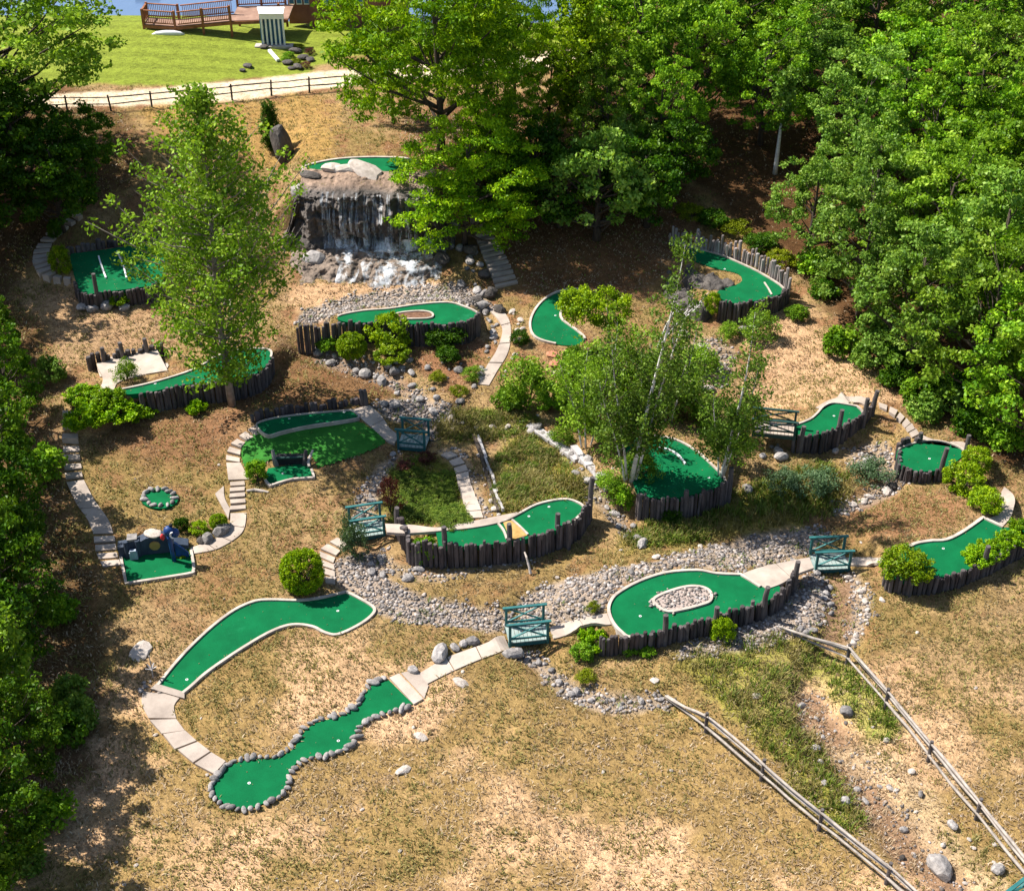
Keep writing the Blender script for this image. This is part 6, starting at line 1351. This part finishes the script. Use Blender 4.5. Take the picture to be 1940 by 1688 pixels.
def weeds(n, seed):
    rr = np.random.default_rng(seed); Q = []
    for poly, _ in GP:
        P = np.array(poly); lo, hi = P.min(0), P.max(0); w = lo + rr.random((int(n * (hi - lo).prod() / 40) + 3, 2)) * (hi - lo); w = w[inside(w[:, 0], w[:, 1], poly)]; Q.append(w[fbm(w[:, 0] * .8, w[:, 1] * .8, seed, 3) > .5])
    return free(np.concatenate(Q))
blades('gravel_weeds', weeds(70, 51), 8, (.08, .25), M['blade_green'], 51, .8, .018, .09)
blades('gravel_dry_weeds', weeds(110, 52), 7, (.06, .2), M['blade_mid'], 52, 1.0, .018, .1)
# fallen leaves on the greens
rr = np.random.default_rng(63); FP = []
for k, g in GREENS.items():
    P = np.array(g['poly']); lo, hi = P[:, :2].min(0), P[:, :2].max(0); n = int((hi - lo).prod() * (5 if k in 'LNMRQJ' else 1.4)); w = lo + rr.random((n, 2)) * (hi - lo); w = w[signed(w[:, 0], w[:, 1], g['poly']) < -.05]
    FP.append(np.concatenate([w, np.full((len(w), 1), g['z'] + .02)], 1))
FP = np.concatenate(FP); lf = link('fallen_leaves', leaf_cloud('fallen_leaves', FP, 1, (.01, .01, .005), .055, M['blade_mid'], rr, .6, 6.0)); lf['kind'] = 'stuff'
def fill(key, n, seed):
    rr = np.random.default_rng(seed); P = np.array(REG[key]); lo, hi = P.min(0), P.max(0); q = lo + rr.random((n, 2)) * (hi - lo)
    return free(q[inside(q[:, 0], q[:, 1], REG[key]) & (fbm(q[:, 0] * .9, q[:, 1] * .9, seed, 3) > .43)])
blades('tall_grass', np.concatenate([fill('reeds', 2200, 3), fill('lush1', 700, 4), fill('lush2', 260, 5)]), 9, (.15, .42), M['blade_green'], 3, .6, .018, .12)
blades('tall_dry_grass', np.concatenate([fill('reeds', 1600, 6), fill('lush1', 900, 7), fill('meadow', 1200, 8), fill('green1', 700, 12)]), 8, (.15, .42), M['blade_olive'], 4, .7, .016, .12)
blades('bed_grass', np.concatenate([fill('bed', 900, 9), fill('meadow', 900, 10), fill('green1', 700, 11)]), 9, (.1, .28), M['blade_green'], 5, .8, .018, .12)
# leaf litter of the woods
def litter(name, keys, n, seed, mat):
    rr = np.random.default_rng(seed); Q = []
    for k in keys:
        P = np.array(REG[k]); lo, hi = np.maximum(P.min(0), (-30, 28)), np.minimum(P.max(0), (33, 110)); q = lo + rr.random((n, 2)) * (hi - lo); Q.append(free(q[inside(q[:, 0], q[:, 1], REG[k])]))
    q = np.concatenate(Q); return blades(name, q, 3, (.04, .12), mat, seed, 1.6, .03, .15)
blades('gully_grass', fill('streambed', 1600, 31), 5, (.06, .22), M['blade_dry'], 31, 1.0, .016, .1)
litter('leaf_litter', ('forest', 'centrewood', 'leftwood'), 6000, 21, M['blade_dry'])
litter('undergrowth', ('forest', 'centrewood', 'leftwood'), 1500, 22, M['blade_green'])

# ------------------------------------------------------------------ light
ELEV, SUN_AZ = R(50), None
sd = Vector((1.0, -.42, 0)).normalized()                     # direction the shadows fall
sun = bpy.data.lights.new('sun', 'SUN'); sun.energy = 5.0; sun.angle = R(.53); sun.color = (1, .95, .87)
so = bpy.data.objects.new('sun', sun); COL.objects.link(so)
dirv = Vector((sd.x * math.cos(ELEV), sd.y * math.cos(ELEV), -math.sin(ELEV))); so.rotation_euler = dirv.to_track_quat('-Z', 'Y').to_euler()
w = bpy.data.worlds.new('World'); S.world = w; w.use_nodes = True; nt = w.node_tree
sky = nt.nodes.new('ShaderNodeTexSky'); sky.sky_type = 'NISHITA'; sky.sun_disc = False; sky.sun_elevation = ELEV
sky.sun_rotation = math.atan2(-sd.x, -sd.y)                   # clockwise from +Y
nt.links.new(sky.outputs[0], nt.nodes['Background'].inputs[0]); nt.nodes['Background'].inputs[1].default_value = .08
S.view_settings.view_transform = 'Standard'; S.view_settings.look = 'None'; S.view_settings.exposure = 1.0; S.view_settings.gamma = 1
S.render.engine = 'CYCLES'; S.cycles.max_bounces = 6; S.cycles.transparent_max_bounces = 12
